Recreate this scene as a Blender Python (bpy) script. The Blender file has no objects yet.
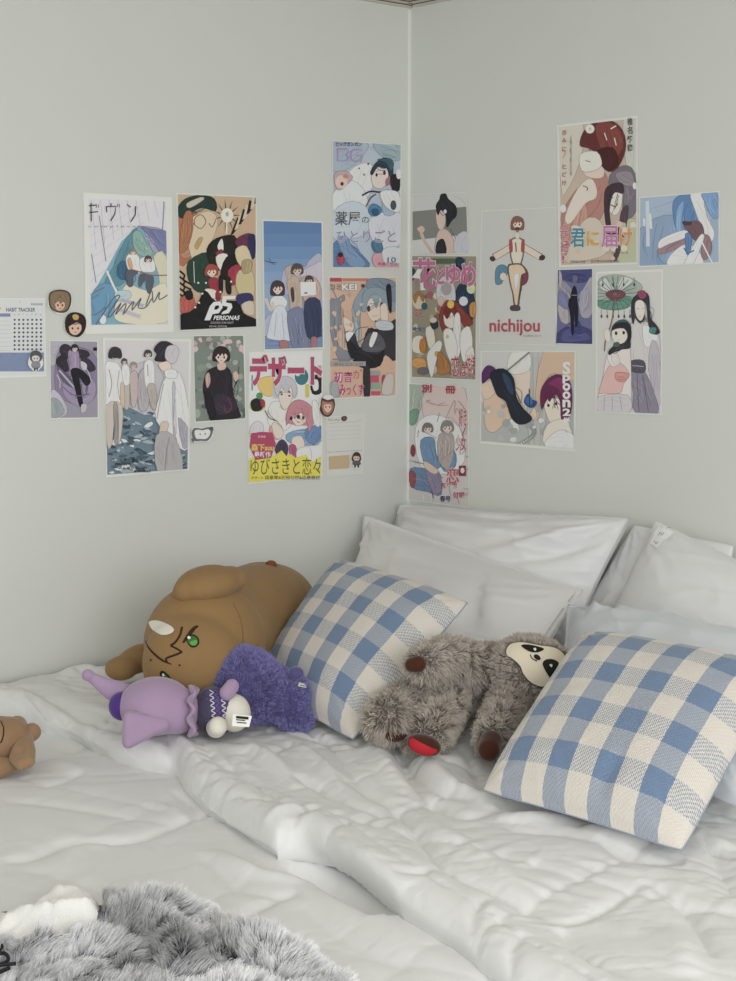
import bpy, bmesh, math, random
import numpy as np
from mathutils import Vector, Matrix
from mathutils.bvhtree import BVHTree

# ---------------------------------------------------------------- camera solved from the photo's vanishing lines
F = 1631.0; PITCH = math.radians(6.486); HEAD = math.radians(48.44); DIST = 4.1; CAMZ = 1.50
_cp, _sp = math.cos(PITCH), math.sin(PITCH)
FW = np.array([math.cos(HEAD)*_cp, math.sin(HEAD)*_cp, -_sp])
RT = np.array([math.sin(HEAD), -math.cos(HEAD), 0.0])
UP = np.cross(RT, FW)
def ray(x, y): return FW + RT*((x-368)/F) - UP*((y-490.5)/F)
_r = ray(409, 305); _a = _r[:2]/np.hypot(*_r[:2])
CAM = np.array([-DIST*_a[0], -DIST*_a[1], CAMZ])
def on(x, y, ax, val):                       # where a sight line meets a real plane of the room
    d = ray(x, y); return CAM + d*((val-CAM[ax])/d[ax])
def bedp(x, y, z=0.735): return on(x, y, 2, z)
def px2(pts, z=0.735): return [tuple(bedp(x, y, z)[:2]) for x, y in pts]

SC = bpy.context.scene; COL = SC.collection
rng = np.random.RandomState(7)

# ---------------------------------------------------------------- materials
def lin(c):
    c = c/255.0
    return c/12.92 if c <= .04045 else ((c+.055)/1.055)**2.4
def hexc(h, k=1.0):
    h = h.lstrip('#'); return tuple(min(.92, lin(int(h[i:i+2], 16))*k) for i in (0, 2, 4))
def mat(name, col, rough=.7, sheen=0.0, noise=None, bump=None, spec=.3, metal=0, emis=None):
    m = bpy.data.materials.new(name); m.use_nodes = True; nt = m.node_tree; b = nt.nodes['Principled BSDF']
    b.inputs['Base Color'].default_value = (*col, 1); b.inputs['Roughness'].default_value = rough
    b.inputs['Specular IOR Level'].default_value = spec; b.inputs['Metallic'].default_value = metal
    if sheen: b.inputs['Sheen Weight'].default_value = sheen; b.inputs['Sheen Roughness'].default_value = .4
    tc = nt.nodes.new('ShaderNodeTexCoord')
    if noise:                                # (scale, amount)
        n = nt.nodes.new('ShaderNodeTexNoise'); n.inputs['Scale'].default_value = noise[0]; n.inputs['Detail'].default_value = 5
        r = nt.nodes.new('ShaderNodeMapRange'); r.inputs['To Min'].default_value = 1-noise[1]; r.inputs['To Max'].default_value = 1+noise[1]
        r.inputs['From Min'].default_value = .25; r.inputs['From Max'].default_value = .75
        x = nt.nodes.new('ShaderNodeMix'); x.data_type = 'RGBA'; x.blend_type = 'MULTIPLY'; x.inputs['Factor'].default_value = 1
        x.inputs['A'].default_value = (*col, 1)
        nt.links.new(tc.outputs['Object'], n.inputs['Vector']); nt.links.new(n.outputs['Fac'], r.inputs['Value'])
        nt.links.new(r.outputs['Result'], x.inputs['B']); nt.links.new(x.outputs['Result'], b.inputs['Base Color'])
    if bump:                                 # (scale, strength, distance)
        n = nt.nodes.new('ShaderNodeTexNoise'); n.inputs['Scale'].default_value = bump[0]; n.inputs['Detail'].default_value = 4
        u = nt.nodes.new('ShaderNodeBump'); u.inputs['Strength'].default_value = bump[1]; u.inputs['Distance'].default_value = bump[2]
        nt.links.new(tc.outputs['Object'], n.inputs['Vector']); nt.links.new(n.outputs['Fac'], u.inputs['Height']); nt.links.new(u.outputs['Normal'], b.inputs['Normal'])
    return m
def attr_mat(name, rough=.6, spec=.2, sheen=0):
    m = bpy.data.materials.new(name); m.use_nodes = True; nt = m.node_tree; b = nt.nodes['Principled BSDF']
    a = nt.nodes.new('ShaderNodeAttribute'); a.attribute_name = 'ink'
    nt.links.new(a.outputs['Color'], b.inputs['Base Color']); b.inputs['Roughness'].default_value = rough; b.inputs['Specular IOR Level'].default_value = spec
    if sheen: b.inputs['Sheen Weight'].default_value = sheen
    return m

# ---------------------------------------------------------------- object helpers
def tag(o, label=None, cat=None, group=None, kind=None):
    if label: o['label'] = label
    if cat: o['category'] = cat
    if group: o['group'] = group
    if kind: o['kind'] = kind
    return o
def empty(name, loc, label=None, cat=None, group=None):
    o = bpy.data.objects.new(name, None); o.location = loc; o.empty_display_size = .05; COL.objects.link(o)
    return tag(o, label, cat, group)
def mesh_obj(name, verts, faces, m, parent=None, smooth=True, cols=None, uvs=None, ang=None):
    me = bpy.data.meshes.new(name)
    me.from_pydata([tuple(map(float, v)) for v in verts], [], [tuple(map(int, f)) for f in faces])
    if uvs is not None:
        ul = me.uv_layers.new(name='UVMap'); vi = np.zeros(len(me.loops), dtype=np.int32); me.loops.foreach_get('vertex_index', vi)
        ul.data.foreach_set('uv', np.asarray(uvs, dtype=np.float32)[vi].ravel())
    if cols is not None:
        ca = me.color_attributes.new('ink', 'FLOAT_COLOR', 'POINT'); c = np.ones((len(verts), 4), dtype=np.float32); c[:, :3] = np.asarray(cols)
        ca.data.foreach_set('color', c.ravel())
    me.materials.append(m)
    if smooth: me.polygons.foreach_set('use_smooth', [True]*len(me.polygons))
    me.update()
    o = bpy.data.objects.new(name, me); COL.objects.link(o)
    if parent: setpar(o, parent)
    return o
def setpar(o, parent):
    """mesh data is written in room coordinates; a part keeps its place under its thing"""
    o.parent = parent
    if parent.type == 'EMPTY': o.matrix_parent_inverse = Matrix.Translation(parent.location).inverted()
def bm_obj(name, bm, m, parent=None, smooth=True):
    me = bpy.data.meshes.new(name); bm.to_mesh(me); bm.free(); me.materials.append(m)
    if smooth: me.polygons.foreach_set('use_smooth', [True]*len(me.polygons))
    o = bpy.data.objects.new(name, me); COL.objects.link(o)
    if parent: setpar(o, parent)
    return o
def box(bm, lo, hi, bev=0):
    r = bmesh.ops.create_cube(bm, size=1); vs = r['verts']
    for v in vs: v.co = Vector(((lo[i]+hi[i])/2 + v.co[i]*(hi[i]-lo[i]) for i in range(3)))
    if bev:
        es = list({e for v in vs for e in v.link_edges}); bmesh.ops.bevel(bm, geom=es, offset=bev, segments=3, affect='EDGES', profile=.5)
    return vs

# ---------------------------------------------------------------- numpy noise and crease fields
_R = {}
def vnoise(x, y, seed=0):
    if seed not in _R: _R[seed] = np.random.RandomState(seed+100).rand(64, 64)*2-1
    R = _R[seed]; xi = np.floor(x).astype(int); yi = np.floor(y).astype(int); fx = x-xi; fy = y-yi
    fx = fx*fx*fx*(fx*(fx*6-15)+10); fy = fy*fy*fy*(fy*(fy*6-15)+10)
    a = R[xi % 64, yi % 64]; b = R[(xi+1) % 64, yi % 64]; c = R[xi % 64, (yi+1) % 64]; d = R[(xi+1) % 64, (yi+1) % 64]
    return (a*(1-fx)+b*fx)*(1-fy) + (c*(1-fx)+d*fx)*fy
def fbm(x, y, seed=0, oct=3, gain=.5):
    s = 0; a = 1
    for k in range(oct): s = s + a*vnoise(x*2**k+k*7.3, y*2**k+k*3.1, seed+k); a *= gain
    return s
def ridged(x, y, seed=0, sharp=1.0):
    return 1-np.abs(vnoise(x, y, seed)*1.6+.35*vnoise(x*2.1, y*2.1, seed+1))**sharp
def wrinkles(x, y, ang, scale, stretch, seed, warp=.6):
    """stretched, domain-warped ridges running along direction ang (radians)"""
    wx = x + warp*scale*vnoise(x/scale/2.2, y/scale/2.2, seed+5); wy = y + warp*scale*vnoise(x/scale/2.2+9, y/scale/2.2+4, seed+6)
    c, s = math.cos(ang), math.sin(ang); u = (wx*c+wy*s)/(scale*stretch); v = (-wx*s+wy*c)/scale
    r = ridged(u, v, seed); return np.clip(r, -.5, 1)**2*np.sign(r)
def pinch(x, y, ang, scale, stretch, seed, amp):
    """soft puffs parted by sharp valleys, present only in patches"""
    wx = x + .5*scale*vnoise(x/scale/2, y/scale/2, seed+5); wy = y + .5*scale*vnoise(x/scale/2+9, y/scale/2+4, seed+6)
    c, s = math.cos(ang), math.sin(ang); u = (wx*c+wy*s)/(scale*stretch); v = (-wx*s+wy*c)/scale
    n = vnoise(u, v, seed)+.25*vnoise(u*2.3, v*2.3, seed+1); m = np.clip(.45+1.1*vnoise(x/scale/2.6+3, y/scale/2.6, seed+2), 0, 1)
    return amp*m*(.6*np.clip(np.abs(n)*2.2, 0, 1)**.7-np.exp(-np.abs(n)*11))
def pl_dist(x, y, pts, signed=False):
    """distance to a polyline, the along-parameter and (optionally) the side"""
    best = np.full(x.shape, 1e9); tt = np.zeros(x.shape); side = np.zeros(x.shape); L = 0
    seg = [math.dist(a, b) for a, b in zip(pts, pts[1:])]; tot = sum(seg)
    for (a, b), l in zip(zip(pts, pts[1:]), seg):
        dx, dy = b[0]-a[0], b[1]-a[1]; t = np.clip(((x-a[0])*dx+(y-a[1])*dy)/(l*l), 0, 1)
        ex = x-a[0]-t*dx; ey = y-a[1]-t*dy; d = np.hypot(ex, ey); m = d < best-1e-9
        best = np.where(m, d, best); tt = np.where(m, (L+t*l)/tot, tt); side = np.where(m, np.sign(dx*(y-a[1])-dy*(x-a[0])), side); L += l
    return (best*side if signed else best), tt
def smoothpl(pts, n=6, closed=False):
    """Catmull-Rom through the points"""
    P = [np.array(p, float) for p in pts]; out = []
    N = len(P); rngk = range(N) if closed else range(N-1)
    for i in rngk:
        if closed: a, b, c, d = P[(i-1) % N], P[i], P[(i+1) % N], P[(i+2) % N]
        else: a, b, c, d = P[max(i-1, 0)], P[i], P[i+1], P[min(i+2, N-1)]
        for k in range(n):
            t = k/n; out.append(.5*((2*b)+(c-a)*t+(2*a-5*b+4*c-d)*t*t+(3*b-a-3*c+d)*t**3))
    if not closed: out.append(P[-1])
    return out
def crease(x, y, pts, w, h, z=0.735, world=False, fade=True, sharp=False):
    """a fold line given on the bed: h>0 ridge, h<0 valley; fades out at both ends"""
    P = pts if world else px2(pts, z); P = [tuple(p) for p in smoothpl(P, 5)]
    d, t = pl_dist(x, y, P); f = np.sin(np.pi*np.clip(t, .0, 1))**.5 if fade else 1
    
    if h < 0: return h*f*(.45*np.exp(-(d/w)**2)+.55*np.exp(-np.abs(d)/(w*.45)))
    return h*f*np.exp(-(d/w)**2)
def grid_faces(nx, ny, mask=None):
    i, j = np.meshgrid(np.arange(nx-1), np.arange(ny-1), indexing='ij'); a = i*ny+j
    f = np.stack([a, a+ny, a+ny+1, a+1], -1).reshape(-1, 4)
    if mask is not None:
        mk = mask.ravel(); f = f[mk[f].all(1)]
    return f
def masked(verts, faces, extra=None):
    used = np.unique(faces); idx = np.full(len(verts), -1); idx[used] = np.arange(len(used))
    return verts[used], idx[faces], (None if extra is None else extra[used])
# ================================================================ the room
wall_m = mat('wall_paint', hexc('#cdcfca', 1.20), .75, noise=(3, .012), bump=(180, .12, .0006), spec=.25)
ceil_m = mat('ceiling_paint', hexc('#c9c6be', 1.1), .85, bump=(90, .2, .001))
trim_m = mat('trim_paint', hexc('#c3bfb6', 1.1), .5); gap_m = mat('ceiling_joint', hexc('#6a5a4c'), .8)
floor_m = mat('floor_wood', hexc('#8d7a63'), .5, noise=(6, .15))
ZC = 2.231
def struct(name, lo, hi, m, bev=0):
    bm = bmesh.new(); box(bm, lo, hi, bev); return tag(bm_obj(name, bm, m, smooth=False), kind='structure')
struct('wall_left', (-3.6, 0, 0), (.1, .1, ZC+.1), wall_m)
struct('wall_right', (0, -3.9, 0), (.1, 0, ZC+.1), wall_m)
struct('floor', (-3.6, -3.9, -.1), (.1, .1, 0), floor_m)
struct('ceiling', (-3.6, -3.9, ZC), (0, 0, ZC+.1), ceil_m)
def cove(name, along, m, dh=((.030, .004), (.012, .010))):
    """thin two-step ceiling moulding"""
    bm = bmesh.new()
    for (d, h) in dh:
        if along == 'x': box(bm, (-3.6, -d, ZC-h), (0, 0, ZC), .001)
        else: box(bm, (-d, -3.9, ZC-h), (0, -.022, ZC), .001)
    return tag(bm_obj(name, bm, m, smooth=False), kind='structure')
cove('trim_1', 'x', trim_m); cove('trim_2', 'y', trim_m)
cove('trim_4', 'x', gap_m, ((.034, .0022), (.0135, .0060))); cove('trim_5', 'y', gap_m, ((.034, .0022), (.0135, .0060)))
# rounded caulk bead down the corner of the two walls
bm = bmesh.new(); n = 7; R = .006
for z in (0, ZC-.014):
    for k in range(n+1):
        a = math.pi/2*k/n; bm.verts.new((-R+R*math.sin(a), -R+R*math.cos(a), z))
bm.verts.ensure_lookup_table()
for k in range(n): bm.faces.new([bm.verts[i] for i in (k, k+1, n+2+k, n+1+k)])
tag(bm_obj('trim_3', bm, mat('corner_bead', hexc('#d9dad4', 1.16), .5)), kind='structure')

# ================================================================ the bed
linen = mat('white_cotton', hexc('#dadad6', 1.06), .62, sheen=.15, bump=(700, .25, .0004), spec=.3)
def crinkle(m, scale=13, dist=.004, strength=.20, stretch=(1, 3.5, 1), rot=.8):
    nt = m.node_tree; N = nt.nodes.new; b = nt.nodes['Principled BSDF']; tc = N('ShaderNodeTexCoord'); mp = N('ShaderNodeMapping'); mp.inputs['Rotation'].default_value = (0, 0, rot); mp.inputs['Scale'].default_value = stretch
    n = N('ShaderNodeTexNoise'); n.noise_type = 'RIDGED_MULTIFRACTAL'; n.inputs['Scale'].default_value = scale; n.inputs['Detail'].default_value = 3; n.inputs['Roughness'].default_value = .45; n.inputs['Distortion'].default_value = .5
    u = N('ShaderNodeBump'); u.inputs['Strength'].default_value = strength; u.inputs['Distance'].default_value = dist
    nt.links.new(tc.outputs['Object'], mp.inputs['Vector']); nt.links.new(mp.outputs['Vector'], n.inputs['Vector']); nt.links.new(n.outputs['Fac'], u.inputs['Height'])
    old = [l.from_socket for l in nt.links if l.to_socket == b.inputs['Normal']]
    if old: nt.links.new(old[0], u.inputs['Normal'])
    nt.links.new(u.outputs['Normal'], b.inputs['Normal'])
linen2 = mat('white_quilt_shell', hexc('#d9d9d8', 1.09), .5, sheen=.15, bump=(900, .2, .0003), spec=.35)
satin = mat('white_satin_pillowcase', hexc('#dcdcdc', 1.14), .42, sheen=.1, bump=(800, .15, .0003), spec=.45)
bluewhite = mat('cool_white_pillowcase', hexc('#d4d8dd', 1.04), .55, sheen=.15, bump=(800, .15, .0003))
crinkle(linen2); crinkle(satin, 9, .004, .35, (1, 1, 1.6), .3); crinkle(bluewhite, 9, .004, .35, (1, 1, 1.6), .3)
bed = empty('bed', (-1.05, -1.0, 0), 'wide bed in the room corner, its mattress hidden under two white duvets', 'bed')
bm = bmesh.new(); box(bm, (-2.08, -1.98, .08), (-.02, -.03, .38), .02); bm_obj('bed_base', bm, mat('bed_fabric', hexc('#b9b4aa'), .9), bed)
bm = bmesh.new(); box(bm, (-2.06, -1.96, .38), (-.03, -.035, .63), .05); bm_obj('mattress', bm, linen, bed)
for x in (-2.0, -.1):
    for y in (-1.9, -.12):
        bm = bmesh.new(); box(bm, (x-.03, y-.03, 0), (x+.03, y+.03, .08), .004); bm_obj('leg', bm, trim_m, bed)

def side_drop(x, y):
    """how far the cloth has fallen over the foot end and the open long side"""
    e = np.maximum(np.maximum(-2.06-x, 0), np.maximum(-1.95-y, 0)); return np.minimum(e*6, .30)
# ---- lower duvet: lies flat, quilted in big squares
EDGE = [(-140, 716), (-40, 713), (0, 716), (28, 722), (46, 730), (69, 736), (92, 748), (120, 760), (157, 768), (175, 772), (186, 788), (208, 809), (231, 826),
        (259, 846), (277, 855), (300, 852), (324, 864), (359, 889), (407, 919), (454, 946), (492, 978), (560, 1030), (640, 1090)]
EW = smoothpl(px2(EDGE, .70), 3); EW = [tuple(p) for p in EW] + [(-1.80, -2.30)]
def lower_h(x, y):
    z = .692 + .004*fbm(x*3, y*3, 11, 2) + pinch(x, y, -.5, .10, 4.5, 21, .0022) + pinch(x, y, .2, .05, 5, 25, .0010) + pinch(x, y, -.4, .026, 7, 29, .0007)
    for a in (0, 1):                                       # stitched squares, slightly turned against the bed
        u = (x*math.cos(.30)+y*math.sin(.30)) if a == 0 else (-x*math.sin(.30)+y*math.cos(.30))
        u = u/.34 + (.52 if a == 0 else .18) + .04*vnoise(x*5, y*5, 31+a); q = np.abs(u-np.round(u))*.34
        v = (-x*math.sin(.30)+y*math.cos(.30)) if a == 0 else (x*math.cos(.30)+y*math.sin(.30))
        gather = vnoise(v*45, u*.8+3, 41+a)
        z = z - .003*np.exp(-q/.012) - .0012*gather*np.exp(-(q/.05)**2)
    for pts, w, h in (([(0, 862), (33, 856), (70, 842), (130, 838), (175, 822), (203, 813)], .016, -.020), ([(203, 813), (230, 805), (250, 812)], .014, -.014), ([(55, 872), (80, 850), (110, 845)], .02, .006), ([(0, 800), (60, 806), (120, 815), (175, 822)], .016, -.006), ([(195, 815), (188, 800), (170, 790)], .010, -.008), ([(150, 800), (180, 812), (200, 822)], .012, .005),
                      ([(198, 852), (230, 880), (258, 892), (296, 894)], .014, -.012), ([(205, 850), (245, 870), (300, 882)], .02, .008),
                      ([(231, 919), (268, 900), (300, 892)], .016, -.012), ([(90, 770), (60, 782), (30, 786)], .012, -.006),
                      ([(45, 760), (90, 776)], .02, .006), ([(300, 905), (340, 935), (400, 965)], .02, -.006),
                      ([(215, 850), (262, 876), (330, 885)], .009, .005), ([(206, 862), (246, 888), (300, 902)], .009, .004),
                      ([(285, 872), (330, 896), (400, 940), (470, 985)], .035, .010)):
        z = z + crease(x, y, pts, w, h, .692)
    for pts, w, h in (([(284, 862), (312, 868), (345, 886), (392, 916)], .030, -.050),):
        z = z + crease(x, y, pts, w, h, .692)
    return z - side_drop(x, y)
def hfield(name, fn, x0, x1, y0, y1, step, m, thick=.02):
    xs = np.arange(x0, x1, step); ys = np.arange(y0, y1, step); X, Y = np.meshgrid(xs, ys, indexing='ij'); Z = fn(X, Y)
    V = np.stack([X, Y, Z], -1).reshape(-1, 3); Fc = grid_faces(len(xs), len(ys))
    return V, Fc
V, Fc = hfield('duvet', lower_h, -2.12, -.55, -2.02, -.018, .0058, linen2)
lower = mesh_obj('duvet', V, Fc, linen2); mm = lower.modifiers.new('Solid', 'SOLIDIFY'); mm.thickness = .03; mm.offset = -1
tag(lower, 'flat white quilted duvet over the foot of the bed, under the grey fur throw', 'duvet')

# ---- upper duvet: puffy, rolled hem
ZB = .735; RH = .030
def upper_top(x, y):
    z = ZB + .007*fbm(x*3+1, y*3, 51, 2) + pinch(x, y, -.9, .12, 4.2, 61, .0032) + pinch(x, y, -.35, .07, 4.5, 66, .0020) + pinch(x, y, -1.35, .045, 5, 69, .0016) + pinch(x, y, -.7, .024, 7, 74, .0016) + pinch(x, y, .5, .02, 6, 78, .0012)
    C = lambda p, w, h, **k: crease(x, y, p, w, h, ZB, **k)
    q = lambda *p: [(300+a/1.688, 700+b/1.688) for a, b in p]
    l = lambda *p: [(a/2.165, 640+b/2.165) for a, b in p]
    for pts, w, h in (
        ([(284, 846), (312, 852), (345, 868), (385, 892)], .04, .020),
        (q((165, 90), (200, 150), (270, 190), (330, 180)), .018, -.022), (q((205, 100), (235, 130), (290, 160), (350, 168)), .022, .016),
        (q((60, 130), (170, 190), (240, 280), (330, 320), (440, 370)), .014, -.014), (q((440, 375), (470, 420), (540, 474)), .014, -.012),
        (q((440, 372), (510, 345), (580, 300)), .012, -.013), (q((580, 300), (650, 340), (700, 440)), .014, -.012),
        (q((500, 235), (560, 262), (650, 272)), .018, -.014), (q((480, 215), (540, 235), (600, 240)), .02, .012),
        (q((330, 195), (420, 200), (480, 215)), .02, .012), (q((350, 215), (430, 222), (500, 240)), .014, -.010),
        (q((0, 130), (60, 165), (150, 200)), .012, -.010), (q((200, 200), (300, 260), (400, 340)), .02, .008),
        (q((0, 205), (60, 250), (160, 330), (280, 400), (380, 470)), .03, .014), (q((240, 285), (200, 300), (150, 300)), .010, -.007),
        (q((330, 325), (300, 350), (290, 390)), .010, -.008), (q((380, 395), (360, 420), (350, 450)), .010, -.007),
        (q((600, 380), (640, 420), (660, 470)), .02, .010), (q((690, 250), (720, 300), (736, 330)), .02, -.012),
        (l((380, 290), (450, 365), (520, 410), (600, 460)), .010, .010), (l((395, 275), (470, 345), (545, 395), (610, 440)), .008, -.008),
        (l((355, 200), (370, 240), (385, 280)), .014, -.014), (l((375, 205), (400, 240), (430, 270)), .014, .012),
        (l((440, 240), (520, 300), (600, 330)), .018, -.009), (l((470, 225), (560, 250), (640, 300)), .016, .008),
        (l((640, 300), (700, 320), (736, 345)), .014, -.010), (l((560, 400), (620, 385), (700, 360)), .012, .008),
        (l((610, 440), (640, 400), (690, 370)), .012, -.010), (l((0, 105), (60, 108), (120, 135), (200, 175), (300, 205), (350, 205)), .026, -.022),
        (l((0, 130), (40, 135), (80, 160), (150, 190), (220, 215), (330, 240)), .02, .012), (l((60, 125), (90, 150), (95, 175)), .010, -.010),
        (l((120, 155), (150, 170), (160, 195)), .010, -.009), (l((200, 190), (215, 215), (230, 235)), .010, -.009),
        (l((270, 215), (290, 235), (300, 255)), .010, -.009), (l((20, 120), (50, 140), (60, 170)), .010, -.009),
        (l((130, 70), (180, 60), (240, 75)), .02, .016), (l((140, 95), (200, 100), (250, 120)), .02, -.008),
        ([(395, 735), (410, 765), (440, 790), (480, 800)], .016, -.016), ([(372, 745), (392, 775), (430, 800)], .02, .014),
        ([(455, 745), (470, 760), (480, 785)], .012, -.010), ([(330, 745), (350, 775), (380, 800)], .014, -.010), ([(300, 725), (330, 745), (360, 752)], .012, -.012),
        ([(240, 735), (265, 760), (300, 790)], .014, .009), ([(220, 745), (240, 775), (285, 810)], .010, -.009), ([(280, 735), (320, 765), (345, 790)], .012, .008),
        ([(700, 838), (715, 850), (736, 858)], .008, -.012), ([(690, 826), (710, 842), (740, 850)], .010, .008)):
        z = z + C(pts, w, h)
    # quilting seams, with gathers running off them
    for a in (0, 1):
        u = (x*math.cos(.22)+y*math.sin(.22)) if a == 0 else (-x*math.sin(.22)+y*math.cos(.22))
        v = (-x*math.sin(.22)+y*math.cos(.22)) if a == 0 else (x*math.cos(.22)+y*math.sin(.22))
        u = u/.36 + (.15 if a == 0 else .62) + .05*vnoise(x*4+3, y*4, 71+a); qd = np.abs(u-np.round(u))*.36
        z = z - .0055*np.exp(-qd/.010) - .0036*vnoise(v*56, u*1.1, 81+a)*np.exp(-(qd/.045)**2)
    sink = np.clip((x+.75)/.25, 0, 1); z = z - .02*sink*sink*(3-2*sink)          # pressed flat below the pillows
    wl = np.clip((y+.16)/.14, 0, 1); z = z - .012*wl*wl
    return z
st = .0050; xs = np.arange(-2.12, -.10, st); ys = np.arange(-2.02, -.012, st); X, Y = np.meshgrid(xs, ys, indexing='ij')
D0, T0 = pl_dist(X, Y, EW, signed=True)
D0 = -D0 if D0[-10, 120] < 0 else D0
for _ in range(5):
    Dp = np.pad(D0, 1, mode='edge'); D0 = (Dp[:-2, 1:-1]+Dp[2:, 1:-1]+Dp[1:-1, :-2]+Dp[1:-1, 2:]+4*D0)/8
Gx, Gy = np.gradient(D0, st); gl = np.hypot(Gx, Gy)+1e-6; Gx /= gl; Gy /= gl
Z = upper_top(X, Y)
Rr = RH*(1+.10*vnoise(X*4, Y*4, 77))
th = np.clip((Rr-D0)/Rr, 0, 2.85)
shift = np.where(D0 < Rr, (Rr-Rr*np.sin(th))-D0, 0)
Xs = X+Gx*shift; Ys = np.minimum(Y+Gy*shift, -.006); puff = .010*np.exp(-((D0-.05)/.04)**2)
Zs = Z+puff*(D0 > 0)-.0035*np.exp(-np.abs(D0-.050)/.004)*(1+.8*vnoise(X*70, Y*70, 79))-np.where(D0 < Rr, Rr*(1-np.cos(th)), 0) - side_drop(X, Y)*.9
mask = D0 > Rr*(1-3.1)
Fc = grid_faces(len(xs), len(ys), mask); V = np.stack([Xs, Ys, Zs], -1).reshape(-1, 3)
V, Fc, _ = masked(V, Fc)
tag(mesh_obj('duvet', V, Fc, linen2), 'puffy white quilted duvet with a rolled hem, under the pillows and plush toys', 'duvet')
# ================================================================ pillows
def pillow_mesh(c, T, n=72, inset=.05, pw=2.6, qexp=.62, flange=0, dent=None, wr=None, seed=0, sag=0, under=1.0, rc=.020):
    """c = bl, br, tr, tl corner points; returns verts, faces, uvs. Front bulges along the normal"""
    c = [np.array(p, float) for p in c]; N = np.cross(c[1]-c[0], c[3]-c[0]); N /= np.linalg.norm(N)
    u = np.linspace(-1, 1, n); U, Vv = np.meshgrid(u, u, indexing='ij'); U0, V0 = U.copy(), Vv.copy()
    rcf = 1-rc*(np.abs(U0*V0)**7)
    Ui = rcf*U*(1-inset*(1-V0**2)*np.abs(U)**3); Vi = rcf*Vv*(1-inset*(1-U0**2)*np.abs(Vv)**3)
    a = (Ui+1)/2; b = (Vi+1)/2
    base = (c[0][None, None]*((1-a)*(1-b))[..., None]+c[1]*(a*(1-b))[..., None]+c[2]*(a*b)[..., None]+c[3]*((1-a)*b)[..., None])
    fe = 1-flange; uu = np.clip(np.abs(U0)/fe, 0, 1); vv = np.clip(np.abs(V0)/fe, 0, 1)
    th = T/2*(np.clip(1-uu**pw, 0, 1)*np.clip(1-vv**pw, 0, 1))**qexp
    h = np.zeros_like(th)
    if wr: h = wr(U0, V0)
    edge = np.clip((1-np.abs(U0))*14, 0, 1)*np.clip((1-np.abs(V0))*14, 0, 1)
    front = base+N*(th+h*edge*(0.25+.75*np.clip(th/(T*.25), 0, 1)))[..., None]
    back = base-N*(th*under)[..., None]
    if sag: front[..., 2] -= sag*(1-U0**2)*np.clip(V0, 0, 1)**2; back[..., 2] -= sag*(1-U0**2)*np.clip(V0, 0, 1)**2
    V = np.concatenate([front.reshape(-1, 3), back.reshape(-1, 3)]); F0 = grid_faces(n, n); F1 = F0[:, ::-1]+n*n
    uv = np.stack([(U0+1)/2, (V0+1)/2], -1).reshape(-1, 2); uv = np.concatenate([uv, uv])
    idx = np.arange(n*n).reshape(n, n); rim = np.concatenate([idx[:-1, 0], idx[-1, :-1], idx[:0:-1, -1], idx[0, :0:-1]])
    R2 = np.roll(rim, -1); F2 = np.stack([R2, rim, rim+n*n, R2+n*n], -1)
    return V, np.concatenate([F0, F1, F2]), uv, N
def pillow_wr(seed, amp, folds=()):
    def f(U, V):
        z = amp*(.9*wrinkles(U, V, .3, .34, 2.4, seed, .8)+.7*wrinkles(U, V, -.8, .26, 2.0, seed+9, .8)+.5*fbm(U*2, V*2, seed+20, 3))-amp
        for su, sv in ((-1, -1), (1, -1), (1, 1), (-1, 1)):        # creases fanning out of the corners
            du, dv = U-su*.98, V-sv*.98; r = np.hypot(du, dv); an = np.arctan2(dv, du)
            z = z+amp*1.2*np.sin(an*15+vnoise(r*3, an*2, seed+31)*2.5)*np.exp(-(r/.5)**2)*np.clip(r*5, 0, 1)
        for pts, w, h in folds:
            P = [tuple(p) for p in smoothpl(pts, 5)]; d, t = pl_dist(U, V, P); z = z+h*np.sin(np.pi*t)*np.exp(-(d/w)**2)
        return z
    return f
def make_pillow(name, c, T, m, label, seed, amp=.004, cat='pillow', folds=(), **k):
    V, Fa, uv, N = pillow_mesh(c, T, wr=pillow_wr(seed, amp, folds), seed=seed, **k)
    o = mesh_obj(name, V, Fa, m, uvs=uv); tag(o, label, cat); return o
def P(x, y, ax, v): return on(x, y, ax, v)
# back left, upright against the headboard wall
tl = P(398, 503, 0, -.07); tr = P(634, 517, 0, -.07)
make_pillow('pillow', [(-.17, -.05, .74), (-.17, -.70, .76), tr, tl], .20, satin, 'plump white pillow propped against the right wall right in the corner, behind another pillow', 3, .006,
            inset=.035, flange=.03, folds=[([(-.9, .85), (-.3, .6), (.4, .55)], .10, .022), ([(-.5, .9), (.1, .78), (.6, .9)], .07, -.014), ([(.3, .0), (.7, .3), (.95, .9)], .08, -.020), ([(.1, .1), (.5, .4), (.85, .95)], .07, .014), ([(-.2, .3), (.2, .5), (.7, .55)], .09, .007)])
# front left, slumped in front of it
make_pillow('pillow', [P(352, 640, 1, -.09), P(520, 690, 2, .79), P(586, 590, 0, -.27), P(362, 513, 1, -.035)], .23, satin,
            'smooth white pillow slumped across the corner, its pointed end folded beside the sloth', 5, .007, inset=.03, flange=.06,
            folds=[([(-.9, .75), (0, .60), (.6, .78)], .08, -.010), ([(.45, .98), (.70, .4), (.80, -.3)], .10, .016), ([(.40, .85), (.55, .3), (.62, -.4)], .07, -.016), ([(.2, .6), (.34, 0), (.4, -.7)], .08, .010), ([(.1, .5), (.22, 0), (.26, -.6)], .07, -.008), ([(-.2, .2), (.1, -.3), (.3, -.8)], .06, -.008), ([(.75, .9), (.9, .5), (.97, 0)], .05, -.010)])
# third, hidden between the two upright ones
make_pillow('pillow', [(-.12, -.62, .74), (-.12, -1.02, .74), P(735, 545, 0, -.03), P(634, 524, 0, -.03)], .08, satin,
            'white pillow mostly hidden, a shaded strip between the two upright pillows on the wall', 8, .003, inset=.02)
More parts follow.
